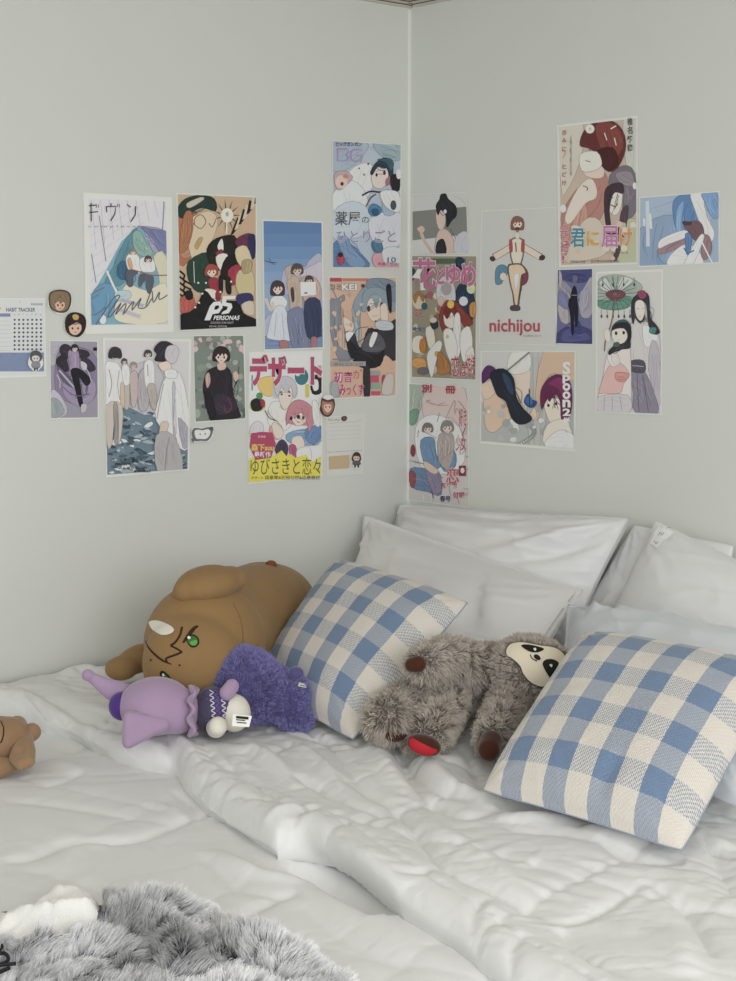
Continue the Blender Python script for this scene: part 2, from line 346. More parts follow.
# back right, tagged
tagp = [(-.20, -.76, .745), (-.19, -1.42, .745), P(850, 610, 0, -.07), P(655, 519, 0, -.07)]
pr = make_pillow('pillow', tagp, .16, satin, 'white pillow with a small care tag at its top corner, propped on the right wall', 12, .003, inset=.03, flange=.02,
            folds=[([(-.8, .85), (-.2, .6), (.6, .75)], .12, .006)])
# front right, cool white, under the big gingham cushion
make_pillow('pillow', [P(552, 725, 2, .785), P(750, 815, 2, .775), P(790, 640, 0, -.36), P(566, 603, 0, -.35)], .17, bluewhite,
            'cool white pillow lying beneath the larger blue gingham cushion', 15, .005, inset=.035, flange=.045,
            folds=[([(-.9, .8), (0, .86), (.9, .8)], .05, -.008), ([(.5, -.9), (.7, -.3), (.6, .3)], .08, .010), ([(.7, -.9), (.86, -.4), (.8, .2)], .05, -.010), ([(-.7, .95), (-.6, .6), (-.7, .4)], .05, .010), ([(-.5, .95), (-.45, .7), (-.55, .5)], .04, -.008), ([(.0, .98), (.05, .8), (.0, .6)], .04, .008)])

# ================================================================ gingham cushions
def gingham(name, nu, nv):
    m = bpy.data.materials.new(name); m.use_nodes = True; nt = m.node_tree; b = nt.nodes['Principled BSDF']; N = nt.nodes.new; L = nt.links.new
    uv = N('ShaderNodeUVMap'); uv.uv_map = 'UVMap'; sep = N('ShaderNodeSeparateXYZ'); L(uv.outputs[0], sep.inputs[0])
    def M(op, a, c=None, e=None):
        n = N('ShaderNodeMath'); n.operation = op
        for i, v in enumerate((a, c, e)):
            if v is None: continue
            if isinstance(v, (int, float)): n.inputs[i].default_value = v
            else: L(v, n.inputs[i])
        return n.outputs[0]
    nz = N('ShaderNodeTexNoise'); nz.inputs['Scale'].default_value = 130; L(uv.outputs[0], nz.inputs['Vector'])
    jit = M('MULTIPLY', M('SUBTRACT', nz.outputs['Fac'], .5), .006)
    def band(c, k): return M('GREATER_THAN', M('MODULO', M('ADD', M('MULTIPLY', M('ADD', c, jit), k), 20.0), 2.0), 1.0)
    bu = band(sep.outputs[0], nu); bv = band(sep.outputs[1], nv)
    both = M('MULTIPLY', bu, bv); either = M('SUBTRACT', M('ADD', bu, bv), M('MULTIPLY', both, 2))
    # twill: diagonal broken thread pattern
    T = 92.0
    d1 = M('SINE', M('MULTIPLY', M('ADD', sep.outputs[0], sep.outputs[1]), T*6.283)); d2 = M('SINE', M('MULTIPLY', M('SUBTRACT', sep.outputs[0], sep.outputs[1]), T*6.283*.55))
    tw = M('ADD', M('MULTIPLY', d1, .55), M('ADD', M('MULTIPLY', d2, .35), M('MULTIPLY', M('SUBTRACT', nz.outputs['Fac'], .5), 1.6)))
    lo = M('GREATER_THAN', tw, .12); lo2 = M('GREATER_THAN', tw, -.12)
    twm = M('ADD', M('MULTIPLY', lo, bv), M('MULTIPLY', M('ADD', .66, M('MULTIPLY', lo2, .28)), bu))
    f = M('ADD', both, M('MULTIPLY', either, M('MULTIPLY', twm, .80)))
    # cream threads show a little everywhere
    n2 = N('ShaderNodeTexNoise'); n2.inputs['Scale'].default_value = 260; L(uv.outputs[0], n2.inputs['Vector'])
    f = M('MULTIPLY', f, M('ADD', .82, M('MULTIPLY', n2.outputs['Fac'], .30))); f = M('MINIMUM', f, 1.0)
    mx = N('ShaderNodeMix'); mx.data_type = 'RGBA'; L(f, mx.inputs['Factor'])
    mx.inputs['A'].default_value = (*hexc('#cfc9c0', 1.15), 1); mx.inputs['B'].default_value = (*hexc('#6d84a3', 1.03), 1)
    L(mx.outputs['Result'], b.inputs['Base Color']); b.inputs['Roughness'].default_value = .85; b.inputs['Sheen Weight'].default_value = .2; b.inputs['Specular IOR Level'].default_value = .15
    bp = N('ShaderNodeBump'); bp.inputs['Strength'].default_value = .35; bp.inputs['Distance'].default_value = .001; L(tw, bp.inputs['Height']); L(bp.outputs['Normal'], b.inputs['Normal'])
    return m
gm = gingham('blue_gingham_weave', 9, 9)
piping_m = mat('blue_seam', hexc('#93a0b2', 1.0), .8)
def cushion(c, T, label, seed, **k):
    V, Fa, uv, N = pillow_mesh(c, T, n=90, wr=pillow_wr(seed, .0016, k.pop('folds', ())), **k)
    cc = sum(np.array(p, float) for p in c)/4
    root = empty('gingham_cushion', (cc[0], cc[1], min(p[2] for p in c)), label, 'cushion', 'blue gingham cushions on the bed')
    o = mesh_obj('cover', V, Fa, gm, root, uvs=uv)
    n = 90; idx = np.arange(n*n).reshape(n, n); rim = np.concatenate([idx[:-1, 0], idx[-1, :-1], idx[:0:-1, -1], idx[0, :0:-1]])
    ring = (V[rim]+V[rim+n*n])/2; vs = []; fs = []; K = 6; ctr = ring.mean(0); R = .0011; L = len(ring)
    for i in range(L):
        t = ring[(i+1) % L]-ring[i-1]; t /= np.linalg.norm(t)+1e-9; s = np.cross(t, N); s /= np.linalg.norm(s)+1e-9; nn = np.cross(s, t)
        for j in range(K):
            a = 2*math.pi*j/K; vs.append(ring[i]+R*(s*math.cos(a)+nn*math.sin(a)))
    for i in range(L):
        for j in range(K): fs.append((i*K+j, i*K+(j+1) % K, ((i+1) % L)*K+(j+1) % K, ((i+1) % L)*K+j))
    mesh_obj('seam', vs, fs, piping_m, root)
    return root
cushion([P(480, 791, 2, .758), P(683, 853, 2, .758), P(788, 668, 2, .938), P(584, 631, 2, .942)], .135,
        'larger blue and white gingham cushion at the right, leaning on the cool white pillow', 33, inset=.03, pw=3.0, qexp=.55, under=.30,
        folds=[([(-.98, -.2), (-.7, 0), (-.3, .05)], .10, -.004), ([(.2, -1), (.25, -.7), (.3, -.4)], .08, -.006)])
cushion([P(254, 690, 2, .765), P(353, 741, 2, .748), P(470, 602, 2, .952), P(339, 559, 2, .968)], .15,
        'steeply tilted blue and white gingham cushion between the brown plush and the grey sloth', 37, inset=.035, pw=3.0, qexp=.55, under=.35,
        folds=[([(-.2, .9), (0, .6), (.1, .3)], .10, -.004)])
# ================================================================ plush toys
def sph(bm, c, r, R=None, seg=20):
    ret = bmesh.ops.create_uvsphere(bm, u_segments=seg, v_segments=seg//2+2, radius=1)
    r = (r, r, r) if isinstance(r, (int, float)) else r
    for v in ret['verts']:
        p = Vector((v.co[i]*r[i] for i in range(3))); p = (R @ p) if R is not None else p; v.co = p+Vector(c)
def cap(bm, a, b, ra, rb, n=None, flat=None):
    a, b = Vector(a), Vector(b); n = n or max(3, int((b-a).length/(min(ra, rb)*.45))+2)
    for k in range(n):
        t = k/(n-1); sph(bm, a.lerp(b, t), ra+(rb-ra)*t, None, 14)
def axes(xdir, up=(0, 0, 1)):
    """rotation whose X runs along xdir and whose Z stays close to up"""
    x = Vector(xdir).normalized(); y = Vector(up).cross(x).normalized(); z = x.cross(y); return Matrix((x, y, z)).transposed()
CX = Vector(RT); CY = Vector(-FW); CU = Vector(UP)
def blob(name, bm, m, parent, voxel=.005, smooth=6, cut=None):
    """melt overlapping volumes into one continuous skin"""
    me = bpy.data.meshes.new('tmp'); bm.to_mesh(me); bm.free(); o = bpy.data.objects.new('tmp', me); COL.objects.link(o)
    r = o.modifiers.new('r', 'REMESH'); r.mode = 'VOXEL'; r.voxel_size = voxel
    s = o.modifiers.new('s', 'SMOOTH'); s.factor = .5; s.iterations = smooth
    dg = bpy.context.evaluated_depsgraph_get(); dg.update(); nm = bpy.data.meshes.new_from_object(o.evaluated_get(dg)); bpy.data.objects.remove(o); bpy.data.meshes.remove(me)
    nm.name = name; nm.materials.clear(); nm.materials.append(m); nm.polygons.foreach_set('use_smooth', [True]*len(nm.polygons))
    q = bpy.data.objects.new(name, nm); COL.objects.link(q)
    if parent: setpar(q, parent)
    return q
def bvh_of(*objs):
    vs = []; fs = []
    for o in objs:
        k = len(vs); vs += [v.co.copy() for v in o.data.vertices]; fs += [[i+k for i in p.vertices] for p in o.data.polygons]
    return BVHTree.FromPolygons(vs, fs)
def cast(bvh, x, y, off):
    d = Vector(ray(x, y)).normalized(); loc, n, i, dist = bvh.ray_cast(Vector(CAM), d)
    if loc is None: return None
    return loc-d*off
def patch(name, bvh, pts, m, parent, off=.0015, smooth=4, rings=6, closed=True):
    """embroidered patch hugging the plush surface"""
    P = smoothpl(pts, smooth, True) if smooth else [np.array(p, float) for p in pts]; c = sum(P)/len(P); N = len(P); vs = []; fs = []
    for r in range(rings+1):
        for p in P:
            q = c+(p-c)*(r/rings); h = cast(bvh, q[0], q[1], off)
            vs.append(h)
    ok = [v is not None for v in vs]; vs = [v if v is not None else Vector((0, 0, 0)) for v in vs]
    for r in range(rings):
        for i in range(N):
            f = (r*N+i, r*N+(i+1) % N, (r+1)*N+(i+1) % N, (r+1)*N+i)
            if all(ok[k] for k in f) and max((vs[f[0]]-vs[k]).length for k in f) < .03: fs.append(f)
    used = sorted({k for f in fs for k in f}); ix = {k: j for j, k in enumerate(used)}
    if not used: return None
    return mesh_obj(name, [vs[k] for k in used], [tuple(ix[k] for k in f) for f in fs], m, parent)
def stitch(name, bvh, pts, r, m, parent, off=.0005, taper=False):
    """raised embroidery line, a thin tube on the surface"""
    P = [cast(bvh, p[0], p[1], off) for p in smoothpl(pts, 5)]; P = [p for p in P if p is not None]; vs = []; fs = []; K = 5; n = len(P)
    for i in range(n):
        t = (P[min(i+1, n-1)]-P[max(i-1, 0)]).normalized(); s = t.cross(CY).normalized(); w = s.cross(t)
        rr = r*((.35+.65*math.sin(math.pi*(i+.5)/n)) if taper else 1)
        for j in range(K): a = 2*math.pi*j/K; vs.append(P[i]+rr*(s*math.cos(a)+w*math.sin(a)*.5))
    for i in range(n-1):
        for j in range(K): fs.append((i*K+j, i*K+(j+1) % K, (i+1)*K+(j+1) % K, (i+1)*K+j))
    fs += [tuple(range(K)), tuple(range((n-1)*K, n*K))]
    return mesh_obj(name, vs, fs, m, parent)
def fur(name, o, n, length, width, root_c, tip_c, parent, seed=0, lay=(0, 0, 0), spread=.5, clump=.012, tonef=None, minz=None, region=None, segs=3, droop=.25, m=None, dens=None, flow=None, pw=1.1):
    """fibres as thin tapering blades growing from the surface of o; clumped into locks"""
    r = np.random.RandomState(seed); me = o.data; me.calc_loop_triangles(); nt = len(me.loop_triangles)
    tv = np.zeros(nt*3, dtype=np.int32); me.loop_triangles.foreach_get('vertices', tv); tv = tv.reshape(-1, 3)
    co = np.zeros(len(me.vertices)*3); me.vertices.foreach_get('co', co); co = co.reshape(-1, 3)
    no = np.zeros(len(me.vertices)*3); me.vertices.foreach_get('normal', no); no = no.reshape(-1, 3)
    a, b, c = co[tv[:, 0]], co[tv[:, 1]], co[tv[:, 2]]; ar = np.linalg.norm(np.cross(b-a, c-a), axis=1)
    nn = no[tv].mean(1); ctr = (a+b+c)/3; w = ar.copy(); w *= ((CAM-ctr)*nn).sum(1) > -.25*np.linalg.norm(CAM-ctr, axis=1)
    if minz is not None: w *= ctr[:, 2] > minz
    if region is not None: w *= region(ctr)
    if dens is not None: w *= dens(ctr)
    t = r.choice(nt, n, p=w/w.sum()); u, v = r.rand(n), r.rand(n); fl = u+v > 1; u[fl] = 1-u[fl]; v[fl] = 1-v[fl]
    p = a[t]+(b[t]-a[t])*u[:, None]+(c[t]-a[t])*v[:, None]; N = nn[t]; N /= np.linalg.norm(N, axis=1)[:, None]+1e-9
    g = np.floor(p/clump+r.rand(3)).astype(int); key = (g[:, 0]*73856093 ^ g[:, 1]*19349663 ^ g[:, 2]*83492791) & 4095
    tab = r.randn(4096, 3); cl = tab[key]; gc = (g+.5)*clump; gc = gc+r.rand(4096, 3)[key]*clump*.4
    L = length*(.65+.6*r.rand(n))[:, None]*(.85+.3*r.rand(4096)[key])[:, None]; lay = np.array(lay)
    d = N+lay+(flow(p) if flow else 0)+spread*.55*cl+spread*.3*r.randn(n, 3); d -= N*np.minimum((d*N).sum(1)-.25, 0)[:, None]; d /= np.linalg.norm(d, axis=1)[:, None]
    tip = p+d*L; pull = .35; tgt = gc+N*L*.8; tip = tip*(1-pull)+(tgt)*pull; tip[:, 2] -= (droop*L[:, 0])
    sd = np.cross(d, np.array(FW)[None]); sd /= np.linalg.norm(sd, axis=1)[:, None]+1e-9; sd += .4*r.randn(n, 3)
    mid0 = p+N*L*.35+(tip-p)*.15; W = width*(.7+.6*r.rand(n))[:, None]; vs = []; cs = []
    root_c, tip_c = np.array(root_c), np.array(tip_c); tone = ((.85+.3*r.rand(n))*(tonef(p) if tonef else 1))[:, None]; pts = []
    for k in range(segs+1):
        s = k/segs; q = (1-s)**2*p+2*s*(1-s)*mid0+s*s*tip; cc = (root_c+(tip_c-root_c)*min(1, s*1.15)**pw)*tone
        if k < segs: vs += [q-sd*W*(1-s*.75), q+sd*W*(1-s*.75)]; cs += [cc, cc]
        else: vs.append(q); cs.append(cc)
    k = len(vs); VV = np.stack(vs, 1).reshape(-1, 3); CC = np.clip(np.stack(cs, 1).reshape(-1, 3), 0, 1); base = np.arange(n)*k; fs = []
    for q in range(segs-1): fs.append(np.stack([base+2*q, base+2*q+1, base+2*q+3, base+2*q+2], -1))
    F4 = np.concatenate(fs) if fs else np.zeros((0, 4), int); F3 = np.stack([base+2*segs-2, base+2*segs-1, base+2*segs], -1)
    me2 = bpy.data.meshes.new(name); nV = len(VV); n4, n3 = len(F4), len(F3); me2.vertices.add(nV); me2.vertices.foreach_set('co', VV.ravel())
    me2.loops.add(n4*4+n3*3); me2.loops.foreach_set('vertex_index', np.concatenate([F4.ravel(), F3.ravel()]).astype(np.int32))
    me2.polygons.add(n4+n3); me2.polygons.foreach_set('loop_start', np.concatenate([np.arange(n4)*4, n4*4+np.arange(n3)*3]).astype(np.int32))
    me2.polygons.foreach_set('loop_total', np.concatenate([np.full(n4, 4), np.full(n3, 3)]).astype(np.int32)); me2.update(calc_edges=True)
    ca = me2.color_attributes.new('ink', 'FLOAT_COLOR', 'POINT'); c4 = np.ones((nV, 4), dtype=np.float32); c4[:, :3] = CC; ca.data.foreach_set('color', c4.ravel())
    me2.polygons.foreach_set('use_smooth', [True]*len(me2.polygons)); me2.materials.append(m or fur_m)
    q = bpy.data.objects.new(name, me2); COL.objects.link(q)
    if parent: setpar(q, parent)
    q['kind'] = 'stuff'; return q
fur_m = attr_mat('fur_fibre', .7, .2)
BP = lambda x, y, z: Vector(bedp(x, y, z))
def plush_m(name, h, k=1.1, sheen=.35, bs=400): return mat(name, hexc(h, k), .9, sheen=sheen, noise=(9, .07), bump=(bs, .35, .0012), spec=.1)
dark_m = mat('dark_brown_thread', hexc('#3b2418'), .8); white_m = mat('white_felt', hexc('#d8d4c8', 1.15), .8)
green_m = mat('green_thread', hexc('#3b7233', 1.0), .6); lgreen_m = mat('light_green_thread', hexc('#6aa050', 1.0), .6); black_m = mat('black_thread', hexc('#17150f'), .6)

# ---- big brown plush lying against the left wall
brown = plush_m('brown_velvet', '#927550', 1.05); head_c = BP(205, 643, .865)
brown.node_tree.nodes['Principled BSDF'].inputs['Sheen Weight'].default_value = .12
root = empty('brown_plush', (head_c.x, head_c.y, .735), 'big tan brown plush animal with green embroidered eyes lying against the left wall', 'plush toy')
bm = bmesh.new(); rear = BP(279, 600, .862)
ax = axes(rear-head_c); sph(bm, head_c, (.118, .116, .116), ax, 28)
for t in np.linspace(.2, 1, 22):
    r = float(np.interp(t, (.2, .3, .45, .6, .75, .88, 1), (.107, .106, .110, .112, .110, .103, .086))); c = head_c.lerp(rear, t); c.z = min(c.z, .745+r); sph(bm, c, r, None, 24)
sph(bm, BP(194, 662, .845), (.098, .096, .094), ax, 24)
body = blob('body', bm, brown, root, .0055, 14)
bm = bmesh.new()                                                     # floppy ear folded on the crown
e0, e1 = BP(186, 590, .975), BP(228, 579, .985); fr = axes(e1-e0, CU)
sph(bm, e0.lerp(e1, .5), (.064, .058, .036), fr); sph(bm, e1+Vector((0, 0, -.002)), (.034, .04, .027), fr); cap(bm, e0, BP(176, 600, .95), .024, .012)
blob('ear', bm, brown, root, .004, 8)
bm = bmesh.new(); a, b = BP(122, 668, .775), BP(158, 648, .80); fr = axes(b-a, CU)
sph(bm, a.lerp(b, .45), (.052, .04, .027), fr); sph(bm, a, (.032, .04, .024), fr); cap(bm, b, BP(180, 640, .83), .028, .03)
blob('arm', bm, brown, root, .004, 8)
bm = bmesh.new(); sph(bm, BP(271, 565, .962), (.013, .012, .010)); blob('tail', bm, mat('rust_felt', hexc('#7c4a2c'), .9), root, .002, 3)
bb = bvh_of(body); hz = lambda *p: [(130+x/7.01, 560+y/7.01) for x, y in p]
patch('horn_patch', bb, hz((135, 430), (200, 425), (275, 455), (308, 487), (285, 515), (225, 525), (165, 495), (140, 465)), white_m, root, .003)
st = lambda pts, r, n='stitching', t=True: stitch(n, bb, hz(*pts), r, dark_m, root, taper=t)
st(((365, 470), (350, 530), (315, 580), (285, 600)), .0022, 'stitching', False)
st(((285, 600), (325, 620), (365, 645)), .0018, 'stitching', False); st(((365, 645), (320, 665), (255, 690), (262, 712)), .002, 'stitching', False)
st(((108, 565), (135, 620), (190, 675), (240, 710), (290, 730)), .0022, 'mouth')
st(((372, 580), (410, 530), (450, 480), (478, 465)), .0045, 'eyebrow')
patch('eye', bb, hz((395, 555), (430, 520), (475, 540), (485, 585), (455, 612), (420, 605)), black_m, root, .0022)
patch('iris', bb, hz((402, 560), (432, 530), (468, 548), (474, 583), (452, 602), (424, 596)), green_m, root, .003)
patch('iris_glint', bb, hz((420, 575), (465, 560), (470, 583), (450, 598), (428, 593)), lgreen_m, root, .0038, 3)
patch('iris_highlight', bb, hz((402, 540), (412, 532), (424, 540), (422, 552), (408, 554)), white_m, root, .0046, 3)
patch('eye', bb, hz((208, 800), (225, 775), (262, 800), (290, 840), (280, 880), (230, 860)), black_m, root, .0022)
patch('iris', bb, hz((222, 812), (250, 805), (285, 845), (270, 868), (240, 850)), green_m, root, .003)
patch('iris_highlight', bb, hz((224, 800), (236, 796), (242, 810), (230, 816)), white_m, root, .0046, 3)
for q in ((348, 738), (146, 702)): patch('freckle', bb, hz((q[0]-8, q[1]), (q[0], q[1]-8), (q[0]+8, q[1]), (q[0], q[1]+8)), dark_m, root, .002, 3, 2)
# neck seam groove shown as a stitched line
stitch('seam', bb, [(233, 603), (240, 618), (243, 636), (241, 655)], .0012, mat('brown_seam', hexc('#7d5f3c'), .9), root)

# ---- purple fluffy plush curled up
purple = plush_m('purple_pile', '#5b5685', .95, .5, 260)
c1 = BP(252, 688, .812); root = empty('purple_plush', (c1.x, c1.y, .735), 'round fluffy purple plush with a small white label, leaning on the gingham cushion', 'plush toy')
bm = bmesh.new(); sph(bm, BP(243, 686, .808), (.070, .074, .070)); sph(bm, BP(228, 688, .79), (.045, .05, .05)); c2 = BP(286, 698, .79); sph(bm, c2, (.046, .05, .046)); sph(bm, BP(268, 692, .795), .052)
pb = blob('body', bm, purple, root, .005, 8)
bm = bmesh.new(); cap(bm, BP(292, 712, .765), BP(297, 717, .757), .034, .030); l1 = blob('leg', bm, purple, root, .004, 5)
bm = bmesh.new(); cap(bm, BP(300, 690, .79), BP(306, 706, .765), .030, .026); l2 = blob('leg', bm, purple, root, .004, 5)
bm = bmesh.new(); cap(bm, BP(262, 704, .765), BP(270, 713, .757), .028, .02); l3 = blob('arm', bm, purple, root, .004, 5)
bm = bmesh.new(); sph(bm, BP(272, 716, .750), (.022, .017, .016)); blob('paw', bm, white_m, root, .003, 4)
bm = bmesh.new(); sph(bm, BP(296, 673, .842), (.014, .016, .012)); blob('ear', bm, purple, root, .0025, 4)
for o_, n_, s_ in ((pb, 17000, 1), (l1, 3500, 2), (l2, 3500, 3), (l3, 2500, 4)):
    fur('pile', o_, n_, .0075, .0006, hexc('#57537f', 1.15), hexc('#7d7aab', 1.4), root if o_ is pb else o_, s_, spread=.6, clump=.009, segs=2)
bb = bvh_of(pb, l1, l2)
patch('tag', bb, [(299, 682), (307, 684), (306, 688), (298, 686)], white_m, root, .009, 0, 3)
stitch('tag_stripe', bb, [(300, 685), (305.5, 686.4)], .0006, black_m, root, .0098)

# ---- lavender plush in a patterned coat
lav = plush_m('lavender_velvet', '#a68faa', 1.06); lz = lambda *p: [(80+x/4.089, 640+y/4.089) for x, y in p]
hc = BP(170, 711, .812); root = empty('lavender_plush', (hc.x, hc.y, .735), 'lavender plush with long pointed ears and a dark patterned coat lying on its side', 'plush toy')
bm = bmesh.new(); ax = axes(CX, CU); sph(bm, BP(156, 706, .797), (.067, .064, .052), ax, 28); sph(bm, BP(176, 710, .793), (.042, .048, .043), ax, 24)
hb = blob('head', bm, lav, root, .0045, 8)
bm = bmesh.new(); tb_ = (cast(bvh_of(hb), 163, 722, 0)-Vector(CAM)).length
def deep(x, y, t): d_ = Vector(ray(x, y)).normalized(); return Vector(CAM)+d_*t
a = deep(146, 701, tb_+.085); c = deep(90, 676, tb_+.075)
for k in range(34):
    t = k/33; p = a.lerp(c, t); p.z += -.008*math.sin(math.pi*t); sph(bm, p, (.014, .016*(1-t)+.006, .007+.021*math.sin(math.pi*min(1, .22+t*.55))**.8*(1-t)**.6), axes(c-a, CU), 14)
sph(bm, deep(88, 675, tb_+.075), .0115)
blob('ear', bm, lav, root, .003, 5)
bm = bmesh.new(); a = BP(163, 725, .825); pts = [deep(128, 716, tb_-.004), deep(127, 744, tb_-.018), deep(166, 723, tb_+.006)]
cen = (pts[0]+pts[1]+pts[2])/3
for i in range(9):
    for j in range(9-i):
        u, v = i/8, j/8; p = pts[2]*(u)+pts[0]*v+pts[1]*(1-u-v); p = p.lerp(cen, .12); sph(bm, p-CY*-.0, .012 if u < .8 else .014, None, 10)
blob('ear', bm, lav, root, .003, 5)
bm = bmesh.new(); sph(bm, deep(122, 706, tb_+.06), (.024, .026, .026), ax); blob('neckerchief', bm, plush_m('violet_velvet', '#4d3479', 1.2), root, .0035, 4)
# ruffled collar
vs = []; fs = []; n = 40; cc = BP(195, 712, .793)
for k in range(n):
    a = 2*math.pi*k/n; wv = .007*math.sin(a*7)
    for rr, off in ((.026, 0), (.044+.004*math.sin(a*5), wv)): vs.append(cc+CU*(rr*math.sin(a))+Vector(FW)*(rr*math.cos(a))+CX*(off))
for k in range(n): fs.append((2*k, 2*k+1, 2*((k+1) % n)+1, 2*((k+1) % n)))
col = mesh_obj('collar', vs, fs, lav, root); sm = col.modifiers.new('s', 'SOLIDIFY'); sm.thickness = .006
coat = mat('slate_coat', hexc('#4a465c', 1.1), .9, sheen=.2, bump=(300, .3, .001))
bm = bmesh.new(); sph(bm, BP(212, 710, .788), (.034, .045, .042), ax, 24); sph(bm, BP(225, 711, .787), (.026, .040, .040), ax, 24); cb = blob('coat', bm, coat, root, .004, 5)
bm = bmesh.new(); sph(bm, BP(234, 713, .785), (.030, .036, .034), ax, 20); rb = blob('rump', bm, white_m, root, .004, 5)
bm = bmesh.new(); cap(bm, BP(216, 728, .768), BP(218, 726, .775), .018, .017); blob('paw', bm, white_m, root, .003, 3)
bm = bmesh.new(); cap(bm, BP(227, 693, .825), BP(232, 686, .835), .014, .013); blob('hand', bm, lav, root, .003, 4)
bb = bvh_of(cb); pat = mat('coat_print', hexc('#c9c3d6', 1.2), .8); vio = mat('violet_print', hexc('#6a4fa0', 1.2), .8)
bmv = []; bmf = []
def zig(pts, r, m_, nm): stitch(nm, bb, lz(*pts), r, m_, cb)
for k, xx in enumerate((535, 556, 580, 604)):
    pts = []
    for j in range(17): pts.append((xx+(9 if j % 2 else -6)+j*1.0, 205+j*10.5))
    zig(pts, .0011, pat if k % 2 == 0 else vio, 'printed_band')
for yy in (215, 240, 330, 352): zig([(515, yy), (560, yy+6), (600, yy+2)], .0009, vio, 'printed_band')
# care tag on the lavender plush
def flag(name, c4, m_, parent, th=.0006):
    n = (c4[1]-c4[0]).cross(c4[3]-c4[0]).normalized()*th; vs = [p+n for p in c4]+[p-n for p in c4]
    return mesh_obj(name, vs, [(0, 1, 2, 3), (7, 6, 5, 4), (0, 4, 5, 1), (1, 5, 6, 2), (2, 6, 7, 3), (3, 7, 4, 0)], m_, parent, smooth=False)
tg = [BP(232, 726, .795), BP(249, 727, .792), BP(252, 716, .81), BP(233, 714, .815)]
tagm = mat('white_tag', hexc('#e2e0da', 1.2), .7); tb = flag('care_tag', tg, tagm, root)
for k, (a_, b_) in enumerate(((.18, .85), (.2, .7), (.25, .8))):
    v_ = .78-.22*k; A_ = tg[0].lerp(tg[1], a_).lerp(tg[3].lerp(tg[2], a_), v_); B_ = tg[0].lerp(tg[1], b_).lerp(tg[3].lerp(tg[2], b_), v_); o_ = CY*-.0012; hh = CU*(.0022 if k == 0 else .0008)
    flag('tag_print', [A_-CY*-.0014-hh, B_-CY*-.0014-hh, B_-CY*-.0014+hh, A_-CY*-.0014+hh], black_m, tb, .0003)

# ---- grey sloth
grey_h = '#8f857c'; greyf = plush_m('grey_plush_skin', '#7c736b', 1.0, .2)
bc = BP(468, 690, .80); root = empty('sloth_plush', (bc.x, bc.y, .735), 'shaggy grey sloth plush with a cream face lying on its back between the gingham cushions', 'plush toy')
bm = bmesh.new(); sph(bm, BP(462, 688, .795), (.085, .075, .066), axes(CX, CU), 26); sph(bm, BP(490, 684, .80), (.070, .066, .064), axes(CX, CU), 24); sph(bm, BP(436, 692, .785), (.055, .055, .052))
sb = blob('body', bm, greyf, root, .005, 8)
bm = bmesh.new(); hdc = BP(533, 671, .855); hx = (Vector(BP(567, 662, .835))-Vector(BP(500, 660, .835)))
sph(bm, hdc, (.073, .055, .059), axes(CX*1.0-CU*.35, CU), 26); sh = blob('head', bm, greyf, root, .0045, 6)
limbs = []
def limb(nm, pts, rs):
    bm = bmesh.new()
    for (a, ra), (b, rb) in zip(zip(pts, rs), list(zip(pts, rs))[1:]): cap(bm, a, b, ra, rb)
    o = blob(nm, bm, greyf, root, .0045, 5); limbs.append(o); return o
limb('arm', [BP(474, 666, .855), BP(448, 657, .880), BP(422, 662, .895)], [.036, .032, .022])
limb('arm', [BP(512, 692, .815), BP(502, 714, .795), BP(491, 736, .778)], [.028, .026, .022])
limb('leg', [BP(432, 692, .81), BP(402, 707, .80), BP(387, 718, .80)], [.036, .034, .034])
limb('leg', [BP(446, 702, .80), BP(436, 720, .785), BP(428, 735, .770)], [.034, .034, .036])
brownf = plush_m('brown_paw_felt', '#4a2c20', 1.0)
bm = bmesh.new(); cap(bm, BP(418, 664, .897), BP(412, 665, .895), .015, .013); blob('paw', bm, brownf, root, .003, 3)
bm = bmesh.new(); cap(bm, BP(491, 742, .778), BP(489, 750, .772), .020, .019); blob('paw', bm, brownf, root, .003, 3)
bm = bmesh.new(); sph(bm, BP(396, 735, .775), (.022, .018, .012)); blob('foot_pad', bm, brownf, root, .003, 3)
bm = bmesh.new(); sole = BP(424, 745, .776); sph(bm, sole, (.030, .026, .018), axes(CX*1.0-CU*.3, CU)); f1 = blob('foot_pad', bm, brownf, root, .003, 3)
fb = bvh_of(f1); patch('sole_patch', fb, [(409, 736), (418, 741), (432, 748), (437, 750), (434, 757), (420, 756), (411, 749)], mat('red_felt', hexc('#a8242c', 1.2), .8), root, .002)
# face
bb = bvh_of(sh); sz = lambda *p: [(490+x/8.178, 630+y/8.178) for x, y in p]
patch('face', bb, sz((135, 160), (170, 115), (260, 100), (400, 125), (530, 145), (600, 195), (620, 260), (590, 350), (520, 430), (430, 462), (340, 430), (275, 360), (245, 290), (185, 235), (140, 205)), mat('cream_felt', hexc('#cfc5b0', 1.2), .85), root, .009, 4, 10)
patch('eye_patch', bb, sz((255, 125), (320, 118), (440, 150), (400, 180), (340, 180), (290, 158)), black_m, root, .0105)
patch('eye_patch', bb, sz((430, 275), (455, 243), (510, 238), (560, 265), (545, 320), (500, 392), (455, 335)), black_m, root, .0105)
patch('nose', bb, sz((358, 215), (372, 198), (400, 208), (415, 235), (400, 246), (375, 238)), black_m, root, .0115, 3, 3)
stitch('mouth', bb, sz((330, 200), (345, 232), (385, 255)), .0009, dark_m, root, .0105)
for q in ((368, 155), (500, 288)): patch('eye_glint', bb, sz((q[0]-14, q[1]-5), (q[0]+6, q[1]-9), (q[0]+10, q[1]+6), (q[0], q[1]+16)), white_m, root, .0115, 3, 2)
rc, tc_ = hexc('#6a635b', .95), hexc('#b5aca1', 1.2)
face_px = sz((135, 160), (170, 115), (260, 100), (400, 125), (530, 145), (600, 195), (620, 260), (590, 350), (520, 430), (430, 462), (340, 430), (275, 360), (245, 290), (185, 235), (140, 205))
